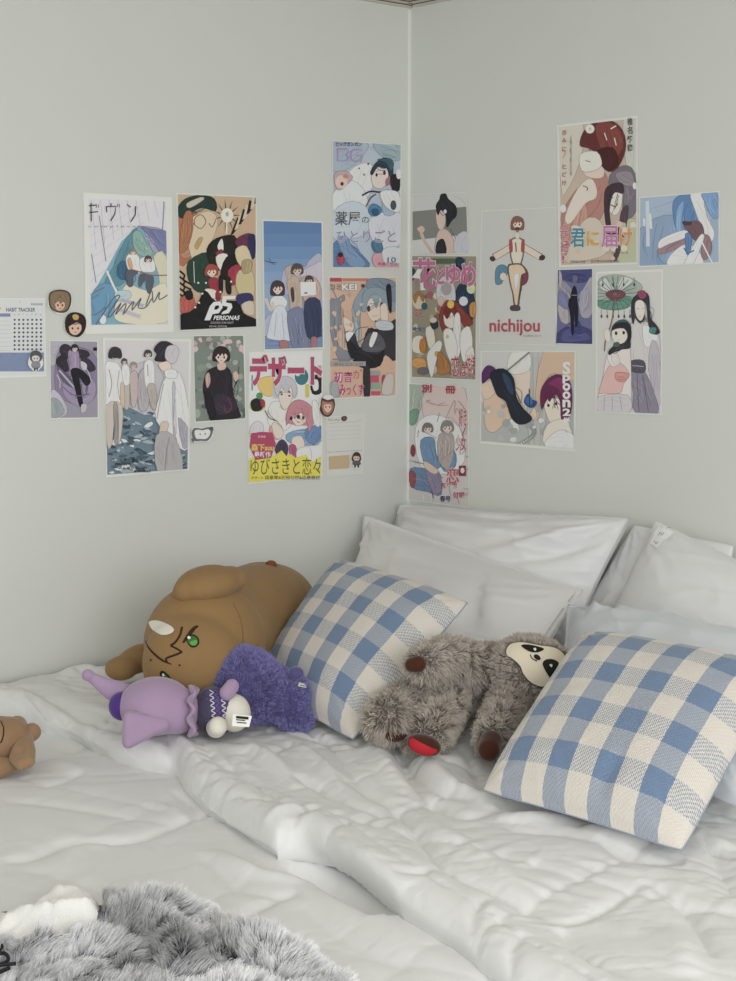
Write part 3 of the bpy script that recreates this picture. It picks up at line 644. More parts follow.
def px_of(c):
    v = c-CAM; z = v@FW; return 368+F*(v@RT)/z, 490.5-F*(v@UP)/z
def not_face(c):
    x, y = px_of(c); ins = np.zeros(len(x), bool); n = len(face_px)
    for i in range(n):
        (x1, y1), (x2, y2) = face_px[i], face_px[(i+1) % n]; cr = ((y1 > y) != (y2 > y)) & (x < (x2-x1)*(y-y1)/(y2-y1+1e-9)+x1); ins ^= cr
    return ~ins
fur('fur', sb, 15000, .021, .0009, rc, tc_, root, 31, lay=tuple(-CX*.45), spread=.75, clump=.016, droop=.3)
fur('fur', sh, 9000, .010, .0008, rc, tc_, sh, 32, spread=.5, clump=.012, region=not_face)
for k, l_ in enumerate(limbs): fur('fur', l_, 7500, .018, .0009, rc, tc_, l_, 40+k, lay=tuple(-CX*.3-CU*.2), spread=.75, clump=.014, droop=.35)

# ---- small brown bear cut by the left edge
teddy_m = plush_m('teddy_suede', '#94785c', 1.15, .3, 600); tz = lambda x, y, z: BP(x/9.2, 700+y/9.2, z)
root = empty('bear_plush', (*BP(8, 748, .72)[:2], .70), 'little tan stuffed bear with looped arms at the left end of the bed', 'plush toy')
bm = bmesh.new(); sph(bm, BP(-6, 742, .74), (.060, .05, .046)); sph(bm, BP(8, 740, .74), (.040, .04, .042)); blob('head', bm, teddy_m, root, .004, 4)
bm = bmesh.new(); cap(bm, BP(17, 726, .752), BP(21, 738, .745), .019, .018); blob('ear', bm, teddy_m, root, .003, 3)
bm = bmesh.new(); cap(bm, BP(28, 737, .745), BP(32, 732, .750), .013, .0165); blob('hand', bm, teddy_m, root, .003, 3)
bm = bmesh.new(); pts = [tz(205, 400, .74), tz(165, 470, .735), tz(140, 540, .725), tz(200, 590, .722), tz(265, 560, .725), tz(270, 470, .735), tz(255, 400, .742), tz(245, 350, .745)]
for a, b in zip(pts, pts[1:]): cap(bm, a, b, .0115, .0115)
blob('arm', bm, teddy_m, root, .003, 3)
bm = bmesh.new(); cap(bm, BP(-4, 768, .71), BP(14, 765, .71), .02, .012); blob('leg', bm, teddy_m, root, .003, 3)
stitch('stitching', bvh_of(*[o for o in root.children if o.name.startswith('head')]), [(0.5, 721), (3.5, 728), (3, 737), (0.5, 743)], .0014, dark_m, root)
# ================================================================ grey fur throw at the foot of the bed
TH = [(-70, 918), (-30, 912), (0, 908), (28, 902), (50, 892), (70, 889), (92, 893), (104, 901), (130, 899), (165, 904), (205, 916), (238, 934), (262, 946), (300, 966), (335, 984), (400, 1030)]
THW = [tuple(p) for p in smoothpl(px2(TH, .705), 3)]
c3 = lambda *p: [(120+a/3.067, 870+b/3.067) for a, b in p]; c2_ = lambda *p: [(a/5.257, 880+b/5.257) for a, b in p]
def throw_h(x, y):
    z = lower_h(x, y)+.022
    for pts, w, h in (
        (c2_((0, 262), (150, 275), (350, 285), (560, 268), (736, 235)), .022, .022), (c2_((100, 420), (180, 350), (300, 318), (450, 325), (690, 310)), .012, -.018),
        (c2_((120, 450), (250, 380), (420, 370), (620, 400)), .024, .016), (c2_((500, 420), (600, 470), (700, 520)), .014, -.016),
        (c3((20, 110), (100, 115), (170, 130), (230, 160)), .022, .014), (c3((150, 190), (200, 150), (260, 170), (320, 240)), .014, -.018),
        (c3((0, 175), (70, 165), (130, 190), (170, 230)), .018, .016), (c3((0, 215), (60, 205), (110, 215)), .010, -.014), (c3((205, 215), (240, 270), (265, 330)), .012, -.016),
        (c3((160, 220), (190, 280), (200, 340)), .018, .014), (c3((280, 200), (380, 230), (470, 290), (560, 340)), .024, .016), (c3((300, 260), (380, 300), (480, 330)), .014, -.014),
        (c3((70, 260), (90, 310), (110, 340)), .012, -.012)):
        z = z+crease(x, y, pts, w*.9, h*1.9, .72)
    z = z+.006*fbm(x*9, y*9, 201, 2)
    D, _ = pl_dist(x, y, THW, signed=True); return z, -D
xs = np.arange(-2.10, -1.30, .006); ys = np.arange(-1.85, -.85, .006); X, Y = np.meshgrid(xs, ys, indexing='ij'); Z, D = throw_h(X, Y)
if D[5, 5] < 0: D = -D
rd = .028; e = np.clip((rd-D)/rd, 0, 1); Z = Z-.030*(1-np.sqrt(np.clip(1-e*e, 0, 1))); mask = D > -.003
lowz = lower_h(X, Y); Z = np.maximum(Z, lowz-.004)
V = np.stack([X, Y, Z], -1).reshape(-1, 3); Fc = grid_faces(len(xs), len(ys), mask); V, Fc, _ = masked(V, Fc)
tc0 = BP(150, 950, .70); root = empty('fur_throw', (tc0.x, tc0.y, .70), 'grey frosted faux fur throw blanket bunched over the foot of the bed', 'blanket')
back_m = mat('throw_backing', hexc('#60606a', 1.0), .95, noise=(60, .15))
th_o = mesh_obj('backing', V, Fc, back_m, root)
SHP = smoothpl([(-70, 915), (0, 905), (30, 900), (60, 887), (92, 889), (103, 903), (103, 922), (95, 929), (40, 931), (0, 940), (-70, 948)], 4, True)
SHP2 = smoothpl([(-70, 915), (0, 905), (30, 900), (60, 887), (92, 889), (103, 903), (104, 934), (95, 942), (40, 944), (0, 953), (-70, 961)], 4, True)
def in_poly(x, y, poly):
    ins = np.zeros(x.shape, bool); n = len(poly)
    for i in range(n):
        (x1, y1), (x2, y2) = poly[i], poly[(i+1) % n]; cr = ((y1 > y) != (y2 > y)) & (x < (x2-x1)*(y-y1)/(y2-y1+1e-9)+x1); ins ^= cr
    return ins
SHW = [tuple(bedp(p[0], p[1], .72)[:2]) for p in SHP2]
xs = np.arange(-2.05, -1.35, .004); ys = np.arange(-1.35, -.75, .004); X, Y = np.meshgrid(xs, ys, indexing='ij'); ins = in_poly(X, Y, SHW)
D, _ = pl_dist(X, Y, SHW+[SHW[0]]); D = np.where(ins, D, -D); Z0, _d = throw_h(X, Y)
nub = .006*np.abs(vnoise(X*85, Y*85, 301))+.006*np.abs(vnoise(X*42, Y*42, 303)); e = np.clip((.03-D)/.03, 0, 1)
Z = Z0+.010+nub-.034*(1-np.sqrt(np.clip(1-e*e, 0, 1)))+crease(X, Y, [(40, 905), (65, 896), (88, 905)], .03, .012, .72)
mask = D > -.002; V = np.stack([X, Y, Z], -1).reshape(-1, 3); Fc = grid_faces(len(xs), len(ys), mask); V, Fc, _ = masked(V, Fc)
if len(Fc):
    so = mesh_obj('sherpa_lining', V, Fc, mat('sherpa_fleece', hexc('#dcdbd6', 1.15), .95, sheen=.3, bump=(420, .6, .002)), root); so['label'] = 'white nubbly fleece underside'
def th_region(c):
    x, y = px_of(c); return (x > -25) & (x < 420) & (y < 1000) & ~in_poly(x, y+1, SHP) & ~in_poly(x, y-9, SHP)
def th_flow(p):
    a = 3.0*vnoise(p[:, 0]*7, p[:, 1]*7, 411)+1.2*vnoise(p[:, 0]*19, p[:, 1]*19, 413); return np.stack([np.cos(a)*1.0, np.sin(a)*1.0, np.zeros(len(a))], -1)
th_tone = lambda p: np.clip(.93+.30*vnoise(p[:, 0]*11, p[:, 1]*11, 421)+.18*vnoise(p[:, 0]*31, p[:, 1]*31, 423), .55, 1.12)
fur('fur', th_o, 60000, .024, .0006, hexc('#505056', .9), hexc('#e6e6e7', 1.2), root, 77, tonef=th_tone, spread=.6, clump=.022, region=th_region, droop=.1, segs=3, flow=th_flow, pw=1.9)
# black cord lying on the throw at the left edge
bm = bmesh.new(); blk = mat('black_cord', hexc('#1c1a24'), .6)
def tube(bm, pts, r, K=7):
    P = [Vector(p) for p in smoothpl(pts, 6)]; rings = []
    for i, p in enumerate(P):
        t = (P[min(i+1, len(P)-1)]-P[max(i-1, 0)]).normalized(); s = t.cross(CY).normalized(); w_ = s.cross(t)
        rings.append([bm.verts.new(p+r*(s*math.cos(2*math.pi*j/K)+w_*math.sin(2*math.pi*j/K))) for j in range(K)])
    for a, b in zip(rings, rings[1:]):
        for j in range(K): bm.faces.new((a[j], a[(j+1) % K], b[(j+1) % K], b[j]))
    bm.faces.new(rings[0]); bm.faces.new(rings[-1][::-1])
tube(bm, [BP(-12, 960, .765), BP(2, 953, .768), BP(8, 957, .768), BP(6, 962, .766), BP(-2, 965, .765), BP(16, 963.5, .765)], .0022)
tube(bm, [BP(-12, 978, .765), BP(0, 972, .767), BP(9, 968, .766)], .0024); tube(bm, [BP(-10, 958, .768), BP(1, 949, .77), BP(2, 945, .77)], .0018)
tag(bm_obj('drawstring_cord', bm, blk), 'black knotted cord lying on the fur throw at its left end', 'cord')
# little care tag strips on the tagged pillow
pv = bvh_of(pr); tgm = mat('label_ribbon', hexc('#e6e7e6', 1.15), .6)
tw = patch('care_label', pv, [(653, 533), (660, 526), (668, 521), (680, 530), (673, 536), (664, 541), (656, 551), (648, 545)], tgm, pr, .004, 0, 6)
gp = mat('grey_print', hexc('#8a8a8e'), .7)
for (cx_, cy_) in ((655, 543), (661, 534), (669, 527)):
    stitch('label_print', pv, [(cx_-2.5, cy_+1.5), (cx_-.5, cy_-2), (cx_+1, cy_+1), (cx_+3, cy_-1.5)], .0006, gp, pr, .005)
# ================================================================ posters and stickers on the walls
from mathutils.geometry import tessellate_polygon
print_m = attr_mat('printed_paper', .42, .35); paper_m = mat('poster_paper', hexc('#dedfda', 1.2), .5, spec=.3)
KP = 1.16
def ink(h, k=KP, f=1.0):
    r, g, b = hexc(h, k); l = .3*r+.59*g+.11*b; return tuple(min(.9, (l+(c-l)*.84)*f) for c in (r, g, b))
def wallpt(ax, x, y, off): return on(x, y, ax, -off)
_tx = {}
def text_mesh(s, bold):
    k = (s, bold)
    if k not in _tx:
        c = bpy.data.curves.new('t', 'FONT'); c.body = s; c.resolution_u = 3; c.offset = bold; c.fill_mode = 'FRONT'; o = bpy.data.objects.new('t', c); COL.objects.link(o)
        dg = bpy.context.evaluated_depsgraph_get(); me = bpy.data.meshes.new_from_object(o.evaluated_get(dg)); v = np.array([p.co[:2] for p in me.vertices]) if len(me.vertices) else np.zeros((0, 2))
        f = [tuple(p.vertices) for p in me.polygons]; bpy.data.objects.remove(o); bpy.data.curves.remove(c); bpy.data.meshes.remove(me); _tx[k] = (v, f)
    return _tx[k]
def bbox_of(s):
    v, f = text_mesh(s, 0.0); return (v.min(0), v.max(0)) if len(v) else (np.zeros(2), np.ones(2))
def clip_poly(P, Q):
    """keep the part of polygon P inside the convex outline Q"""
    c = sum(np.array(q, float) for q in Q)/len(Q)
    for a, b in zip(Q, Q[1:]+Q[:1]):
        a = np.array(a, float); b = np.array(b, float); n = np.array([-(b-a)[1], (b-a)[0]]); n = n if (c-a)@n > 0 else -n; out = []
        for i in range(len(P)):
            p, q = np.array(P[i], float), np.array(P[(i+1) % len(P)], float); dp, dq = (p-a)@n, (q-a)@n
            if dp >= 0: out.append(p)
            if dp*dq < 0: out.append(p+(q-p)*(dp/(dp-dq)))
        P = out
        if len(P) < 3: return []
    return P
class Art:
    def __init__(s, ax, crop, quad):
        s.ax = ax; s.ox, s.oy, s.k = crop; s.quad = [s.q(p) for p in quad] if quad else None
        s.V = []; s.Fa = []; s.C = []; s.n = 0; s.base = .0020; s.rs = np.random.RandomState(int(abs(crop[0]*7+crop[1]))); s.f = 1.0
    def q(s, p): return (s.ox+p[0]/s.k, s.oy+p[1]/s.k)
    def add(s, vs, fs, col):
        off = s.base+s.n*.000016; s.n += 1; k = len(s.V)
        for v in vs: s.V.append(wallpt(s.ax, v[0], v[1], off)); s.C.append(col)
        s.Fa += [tuple(i+k for i in f) for f in fs]
    def poly(s, pts, col, smooth=True, clip=True):
        P = [np.array(s.q(p)) for p in pts]
        if smooth and len(P) > 2: P = smoothpl(P, 3, True)
        if clip and s.quad: P = clip_poly(P, s.quad)
        if len(P) < 3: return
        t = tessellate_polygon([[Vector((p[0], p[1], 0)) for p in P]]); s.add(P, t, ink(col, KP))
    def ell(s, cx, cy, rx, ry, rot, col, n=20):
        c, w = math.cos(rot), math.sin(rot)
        s.poly([(cx+rx*math.cos(a)*c-ry*math.sin(a)*w, cy+rx*math.cos(a)*w+ry*math.sin(a)*c) for a in (2*math.pi*i/n for i in range(n))], col, False)
    def stroke(s, pts, w, col, smooth=True):
        P = smoothpl(pts, 4) if smooth and len(pts) > 2 else [np.array(p, float) for p in pts]; L = []; R = []; n = len(P)
        for i, p in enumerate(P):
            t = P[min(i+1, n-1)]-P[max(i-1, 0)]; t = t/(np.linalg.norm(t)+1e-9); m = np.array([-t[1], t[0]])*w/2; L.append(p+m); R.append(p-m)
        for i in range(n-1): 
            Q = [s.q(v) for v in (L[i], L[i+1], R[i+1], R[i])]; Q = clip_poly(Q, s.quad) if s.quad else Q
            if len(Q) >= 3: s.add(Q, [tuple(range(len(Q)))], ink(col, KP, s.f)); s.n -= 1
        s.n += 1
    def text(s, t, x, y, w, h, col, bold=0.0, rot=0, shear=0, outline=None, ob=.022):
        lo, hi = bbox_of(t)
        for c, b in (([(outline, bold+ob)] if outline else [])+[(col, bold)]):
            v, f = text_mesh(t, b)
            if not len(v): continue
            u = (v-lo)/(hi-lo+1e-9); a, d = math.cos(rot), math.sin(rot); X = u[:, 0]*w+shear*u[:, 1]*h; Y = (1-u[:, 1])*h
            s.add([s.q((x+px_*a-py_*d, y+px_*d+py_*a)) for px_, py_ in zip(X, Y)], f, ink(c, KP))
    def detail(s, pts, col):
        """drawn line work: an ink outline and a few strands or folds along the shape"""
        P = np.array([np.array(p, float) for p in pts]); c = P.mean(0); x, y = P[:, 0], P[:, 1]; ar = .5*abs((x*np.roll(y, -1)-y*np.roll(x, -1)).sum())/s.k**2
        if ar < 14 or ar > 2600: return
        r, g, b = [int(col[i:i+2], 16) for i in (1, 3, 5)]; lum = (r*.3+g*.59+b*.11)/255; w = .42*s.k*(1 if ar > 60 else .6)
        s.f = .45 if lum > .3 else .7; s.stroke(smoothpl(pts, 3, True)+[smoothpl(pts, 3, True)[0]], w, col, False)
        if ar > 30 and not (lum > .72 and r > b+14):
            u, sg, vt = np.linalg.svd(P-c, full_matrices=False); d0, d1 = vt[0], vt[1]; a, q = sg*1.25/math.sqrt(len(P)); n = int(min(9, 2+ar/60))
            if lum > .78: n = max(1, n//2)
            for i in range(n):
                t = ((i+.5)/n*2-1)*q*.85+s.rs.randn()*q*.08; h = a*math.sqrt(max(.05, 1-(t/q)**2))*.8; l0, l1 = -h*(.5+.5*s.rs.rand()), h*(.5+.5*s.rs.rand()); cv = q*.25*s.rs.randn()
                s.f = (.62 if s.rs.rand() < .6 else 1.45) if lum < .7 else .8
                if lum < .22 and s.f < 1: s.f = 2.2
                s.stroke([c+d0*l0+d1*t, c+d0*(l0+l1)/2+d1*(t+cv), c+d0*l1+d1*(t*.9)], w*(.7+.7*s.rs.rand()), col)
        s.f = 1.0
    def head(s, cx, cy, r, hair, skin, tilt=0, long=0, eye='#4a3b3b'):
        """a plain generic drawn head: hair, face, fringe, two eyes"""
        c, w = math.cos(tilt), math.sin(tilt); R = lambda pts: [(cx+(a*c-b*w)*r, cy+(a*w+b*c)*r) for a, b in pts]
        s.poly(R([(-1, -.3), (-.6, -1), (.1, -1.15), (.8, -.8), (1.05, -.1), (1.0, .5+long), (.6, .7+long), (-.6, .7+long), (-1.05, .5+long)]), hair)
        s.poly(R([(-.68, -.35), (0, -.6), (.68, -.35), (.66, .25), (.3, .72), (0, .88), (-.3, .72), (-.66, .25)]), skin)
        s.poly(R([(-.85, .25), (-.8, -.6), (-.2, -.95), (.5, -.9), (.9, -.3), (.85, .3), (.65, -.1), (.45, -.3), (.3, .05), (.1, -.3), (-.15, .08), (-.35, -.25), (-.6, .1)]), hair, False)
        if r*1.0/s.k > 2.2:
            for e in (-.34, .34): s.ell(*R([(e, .18)])[0], .11*r, .15*r, tilt, eye, 10)
            s.stroke(R([(-.12, .58), (.12, .58)]), .06*r, '#9a5a54', False)
    def scatter(s, x0, y0, x1, y1, n, cols, lo, hi, seed=0, el=1.0, ang=None):
        r = np.random.RandomState(seed)
        for i in range(n):
            cx, cy = x0+(x1-x0)*r.rand(), y0+(y1-y0)*r.rand(); a = (r.rand()*6.28 if ang is None else ang+.3*r.randn()); z = lo+(hi-lo)*r.rand(); k = 7; c, w = math.cos(a), math.sin(a)
            pts = []
            for j in range(k):
                t = 6.283*j/k; rr = z*(.7+.6*r.rand()); u, v = rr*math.cos(t)*el, rr*math.sin(t); pts.append((cx+u*c-v*w, cy+u*w+v*c))
            s.poly(pts, cols[r.randint(len(cols))])
    def run(s, src):
        for ln in src.strip().split('\n'):
            if not ln.strip(): continue
            tk = ln.strip().split(' '); op, col = tk[0], '#'+tk[1]; xy = lambda q: tuple(float(v) for v in q.split(','))
            if op in 'Pp':
                s.poly([xy(q) for q in tk[2:]], col, op == 'P')
                if op == 'P': s.detail([xy(q) for q in tk[2:]], col)
            elif op == 'E': c = xy(tk[2]); r = xy(tk[3]); s.ell(c[0], c[1], r[0], r[1], float(tk[4]) if len(tk) > 4 else 0, col)
            elif op in 'Ss': s.stroke([xy(q) for q in tk[3:]], float(tk[2]), col, op == 'S')
            elif op == 'H': c = xy(tk[3]); s.head(c[0], c[1], float(tk[4]), col, '#'+tk[2], float(tk[5]) if len(tk) > 5 else 0, float(tk[6]) if len(tk) > 6 else 0)
            elif op == 'T': a = xy(tk[2]); b = xy(tk[3]); o_ = tk[5]; s.text(' '.join(tk[6:]), a[0], a[1], b[0], b[1], col, float(tk[4]), outline=None if o_ == '-' else '#'+o_)
            elif op == 'R': a = xy(tk[2]); b = xy(tk[3]); s.poly([a, (b[0], a[1]), b, (a[0], b[1])], col, False)
def poster(name, label, cat, ax, crop, paper, quad, src, group=None, bg=None, pre=None, post=None, art_name='print', lift=0.0):
    group = group or ('stickers on the wall' if cat == 'sticker' else 'posters and sheets on the %s wall' % ('left' if ax else 'right'))
    A = Art(ax, crop, quad); A.base += lift; pq = [A.q(p) for p in paper]; n = len(pq)
    f = [wallpt(ax, x, y, .0018+lift) for x, y in pq]; b = [wallpt(ax, x, y, .0010+lift) for x, y in pq]
    g = 4; vs = []; fs = []
    c = sum(f)/n; bv = [p for p in b]
    root = mesh_obj(name, f+b, [tuple(range(n)), tuple(range(2*n-1, n-1, -1))]+[(i, i+n, (i+1) % n+n, (i+1) % n) for i in range(n)], paper_m, smooth=False)
    tag(root, label, cat, group)
    if bg: A.poly(quad, bg, False, False)
    if pre: pre(A)
    if src: A.run(src)
    if post: post(A)
    if A.V:
        o = mesh_obj(art_name, A.V, A.Fa, print_m, root, smooth=False, cols=A.C)
    return root
LW, RW = 1, 0
# 1 habit tracker sheet
def dots(A):
    for r in range(8):
        for c in range(7): A.ell(98+c*29.3, 233+r*28.2, 7.5, 7.5, 0, '#4d5470', 8)
        A.stroke([(-60, 240+r*28.2), (72, 242+r*28.2)], 2, '#b6bcc8', False)
    for c in range(7): A.text('SMTWTFS'[c], 92+c*29.3, 192, 9, 12, '#8b92a8')
    A.scatter(-50, 460, 285, 570, 46, ['#8797b8', '#7485aa'], 2, 4, 5)
poster('habit_tracker', 'habit tracker sheet with rows of dots and a blue block, cut by the left edge', 'sheet', LW, (0, 285, 6.69),
       [(-160, 88), (300, 88), (310, 612), (-160, 628)], [(-150, 95), (296, 95), (300, 600), (-150, 612)], '''
R aab0c0 205,122 286,136
T 4a4f66 42,153 192,25 .02 - HABIT TRACKER
R 7f8db0 -150,190 70,212
R 8191b4 -150,452 294,578
S 9aa0b0 3 133,106 133,120
R d9b86a -30,150 8,166''', bg='#d9dbdb', post=dots)
def sticker(name, label, cat, crop, outline, src, ax=LW, group=None, art='print', lift=.005):
    return poster(name, label, cat, ax, crop, outline, None, src, group, art_name=art, lift=lift)
ring = lambda cx, cy, rx, ry, n=22, w=.06, k=5: [(cx+rx*(1+w*math.sin(k*t))*math.cos(t), cy+ry*(1+w*math.sin(k*t))*math.sin(t)) for t in (2*math.pi*i/n for i in range(n))]
sticker('face_sticker', 'small round sticker of a face with fluffy brown hair beside the habit tracker', 'sticker', (0, 285, 6.69), ring(400, 112, 80, 80), '''
P 4c3a2c 328,80 345,45 400,32 455,45 475,80 470,140 440,180 385,182 335,150
P 8a7355 335,85 350,50 400,40 450,52 466,85 460,140 435,172 385,175 342,145
P e0b39c 370,110 400,95 430,110 432,150 405,172 375,160
P 8a7355 365,125 380,90 420,85 440,120 420,112 405,125 392,108
E 5b2a24 387,135 6,8
E 5b2a24 418,135 6,8
E c66a6a 403,157 8,4''')
sticker('face_sticker', 'small round sticker of a face with black hair and a gold hair bow', 'sticker', (0, 285, 6.69), ring(506, 266, 74, 82), '''
P 2b2022 438,235 460,195 505,183 555,200 575,240 568,300 530,345 480,340 440,300
P e3b9a4 462,262 500,245 540,262 542,305 508,335 470,318
P 2b2022 455,275 470,225 530,220 556,275 530,255 510,250 480,265
P c9a45c 485,205 505,195 528,208 520,232 492,230
E 5b2a24 485,290 6,8
E 5b2a24 522,290 6,8
E c66a6a 504,316 7,4''')
sticker('small_sticker', 'tiny grey-haired figure sticker stuck on the habit tracker corner', 'sticker', (0, 285, 6.69), ring(238, 510, 50, 68), '''
P 55565f 200,480 212,448 240,440 270,452 280,490 262,512 215,512
P d9cfc9 215,480 240,470 264,482 262,506 240,514 218,505
E 33333b 230,492 4,5
E 33333b 250,492 4,5
P 8e909b 218,515 262,515 268,550 240,560 212,548
P 3f4048 226,555 238,556 236,575 228,574
P 3f4048 243,556 254,553 252,572 245,573''')
# 2 floating dancer
poster('poster', 'small lavender grey poster of a dark-trousered figure floating among swirls, below the face stickers', 'poster', LW, (0, 285, 6.69),
       [(329, 368), (657, 373), (661, 892), (338, 898)], [(336, 374), (650, 379), (654, 885), (344, 890)], '''
P b5b2bd 336,374 500,380 430,470 360,540 336,520
P 8d809f 380,470 440,430 560,420 650,500 650,720 560,800 450,780 370,700
P a293b3 430,640 560,600 640,660 620,770 520,810 430,740
P c5c0cc 345,700 420,760 450,850 400,890 344,890
P 9ba5a8 344,760 400,780 430,860 344,885
P 34303c 400,420 430,395 470,410 475,450 520,430 580,440 600,470 560,490 470,480 440,500 405,460
P 2e2a35 375,500 430,470 460,560 445,580 400,570
P 6a6278 380,540 450,600 500,660 490,690 420,640
S b9b4c6 12 395,570 440,620 500,690
P a48fae 460,440 520,430 530,560 480,590 462,520
P 3b3544 545,480 600,500 640,560 600,580 555,550
P c9c4ce 540,510 580,530 575,570 548,560
P 1d1a22 475,570 530,560 600,620 600,660 570,670 530,620 555,790 545,815 530,800 500,680
P c7bcc6 545,800 580,800 575,840 545,855
H 2b2630 d9c3c2 500,425 26
R 1f1c26 625,418 650,440
S d0cad6 5 380,600 400,640 400,690
S d0cad6 5 560,540 590,580 610,640
S 6d6384 6 420,680 500,740 600,730''', bg='#9d97a8')
# 3 tent-like blue poster with a big signature
def tent(A):
    for i in range(9): A.stroke([(75+i*58, 95), (105+i*58, 420-i*30)], 3, '#b6b2c2', False)
    for i in range(5): A.stroke([(70, 330+i*75), (420, 120+i*60)], 2, '#c3c0cc', False)
    A.stroke([(125, 200), (170, 500)], 6, '#8c87a0', False); A.stroke([(75, 450), (105, 640)], 6, '#8c87a0', False); A.stroke([(550, 110), (540, 290)], 7, '#8c87a0', False)
poster('poster', 'white-bordered poster with a blue tent, two seated people and a large grey signature', 'poster', LW, (80, 185, 6.54),
       [(22, 48), (600, 80), (612, 962), (36, 976)], [(58, 88), (560, 108), (575, 908), (76, 914)], '''
p 7fb0c4 380,265 270,370 180,540 78,720 76,914 575,908 575,440 560,300
P 5c93a5 372,280 290,370 215,540 160,640 260,660 330,560 360,430
P a9a3c4 380,268 420,300 480,440 560,440 560,300
P 7c83b0 400,275 470,290 562,310 565,440 520,440 470,350
P 8fb7ac 345,320 390,300 440,380 480,450 420,470 360,430
P 3c6a8c 250,520 300,500 320,590 280,620 245,590
P d8d6b8 480,470 565,470 575,908 400,908 420,760 520,640
P e3dcc4 300,650 430,690 560,640 575,800 560,900 300,905 220,840
P 6a9fc4 76,720 160,640 260,700 210,800 150,914 76,914
P bcd0d6 230,700 320,690 330,740 250,760
p b9b3c8 270,740 420,780 410,800 255,760
p c6c0cc 250,800 400,850 390,875 235,820
S e9e9e9 14 175,560 210,640 240,700
P f0e8e2 300,480 340,440 385,470 400,560 370,580 320,560
P d9a77c 310,490 330,480 345,540 325,550
P efe6e6 390,490 430,470 480,490 490,560 440,570 400,560
H 9a8478 e8cdbc 347,440 22
H 5a4848 e8cdbc 445,488 24
P 5b6370 300,560 380,570 350,600 345,660 310,655
P 5b6370 395,585 480,600 465,700 440,700 430,620 400,660 385,660
S a0605a 7 330,550 400,570 470,590 570,590
E e5f0f2 150,880 22,30
S 6f8290 9 160,670 70,720 38,800 90,850 170,800
S 60656f 7 80,950 140,860 220,740 260,730 190,840 200,860 270,770 230,850 290,780 300,790 280,850
S 60656f 7 290,840 350,760 340,820 400,740 380,800 430,800 470,740
S 60656f 7 430,790 470,690 480,770 520,700 520,750 600,700
R 8f98a0 305,918 365,922''', bg='#dfdde2', pre=tent,
       post=lambda A: (A.stroke([(42, 138), (110, 130)], 7, '#33333f', False), A.stroke([(38, 182), (118, 174)], 7, '#33333f', False), A.stroke([(72, 118), (74, 238)], 7, '#33333f', False), A.stroke([(108, 130), (106, 150)], 4, '#33333f', False), A.stroke([(122, 128), (120, 148)], 4, '#33333f', False),
                       A.stroke([(170, 142), (235, 140), (228, 190), (200, 236)], 7, '#33333f', False), A.stroke([(172, 142), (176, 178)], 7, '#33333f', False), A.stroke([(203, 120), (203, 140)], 7, '#33333f', False), A.stroke([(246, 125), (243, 145)], 4, '#33333f', False), A.stroke([(259, 125), (256, 145)], 4, '#33333f', False),
                       A.stroke([(308, 128), (332, 145)], 7, '#33333f', False), A.stroke([(364, 138), (362, 195), (332, 240)], 7, '#33333f', False), A.text('c o m p l e t e', 55, 262, 310, 20, '#8b8796')))
# 4 boys wading
def sea(A):
    A.scatter(60, 520, 590, 930, 150, ['#4f6472', '#7c93a2', '#a9b8c0', '#3d5260', '#dfe4e6'], 4, 14, 3, el=2.6, ang=.1)
poster('poster', 'tall poster of boys in white shirts wading in a grey sea', 'poster', LW, (100, 335, 6.768),
       [(18, 18), (618, 28), (604, 916), (42, 964)], [(34, 34), (602, 44), (592, 905), (50, 946)], '''
P c9c5cc 200,240 360,180 440,330 400,520 200,520
p 6f8796 34,500 200,490 300,540 600,520 600,946 34,946''', bg='#d7d5d6', post=lambda A: (sea(A), A.run('''
P c3bab0 150,210 190,200 200,470 160,480
P efeeee 150,210 195,215 200,330 150,330
H 4a4850 d8c4b6 165,180 20
P c9b4b4 205,260 250,250 260,380 240,480 215,480 205,380
H 97908f d8c4b6 227,208 24
P b9b2b8 262,270 320,240 330,480 265,500
P efeeee 300,190 360,180 370,330 350,360 310,350
P bdb4ac 320,345 375,340 380,490 350,490
S 8e8890 5 322,200 325,280
H 47454c d9c8ba 325,130 27
P f2f2f1 34,210 80,180 140,220 160,400 130,475 34,480
S a09da6 6 60,230 80,330 60,420
S a09da6 5 130,240 120,340 135,440
P d2beaa 140,330 165,340 165,480 140,480
P cdc3b8 40,480 150,475 140,700 100,740 95,600 80,740 50,750
P a59d9c 90,480 120,480 125,700 105,730
H 38363e d8c4b6 103,130 44
E 38363e 103,120 42,38
P f3f3f2 430,310 500,240 560,300 600,520 600,740 545,770 380,580 400,420
P c3c1cb 490,350 510,350 500,600 530,770 500,740
P aeabb8 530,560 600,640 600,740 560,760
S a5a3ad 6 430,330 400,480 385,570
P d8c5b4 410,600 465,600 440,700 430,790 395,800
P b7b2b4 380,680 500,680 560,905 390,925
S 8f8a90 6 470,690 450,800 440,920
P e6d3c3 400,190 470,180 480,240 440,250 405,225
P 302d38 365,100 390,60 430,40 480,55 500,85 450,170 415,180 370,170 385,130
P cfc8d0 455,80 510,70 535,110 510,185 475,190 440,150
P efefee 440,240 510,235 520,290 450,290
T 2f3038 80,835 210,22 .02 - 少年と海の夏休み
T 2f3038 100,865 110,18 .02 - 青い日々
T 2f3038 125,890 190,18 .02 - みんなの思い出
T 2f3038 230,912 110,18 .02 - また明日''')))
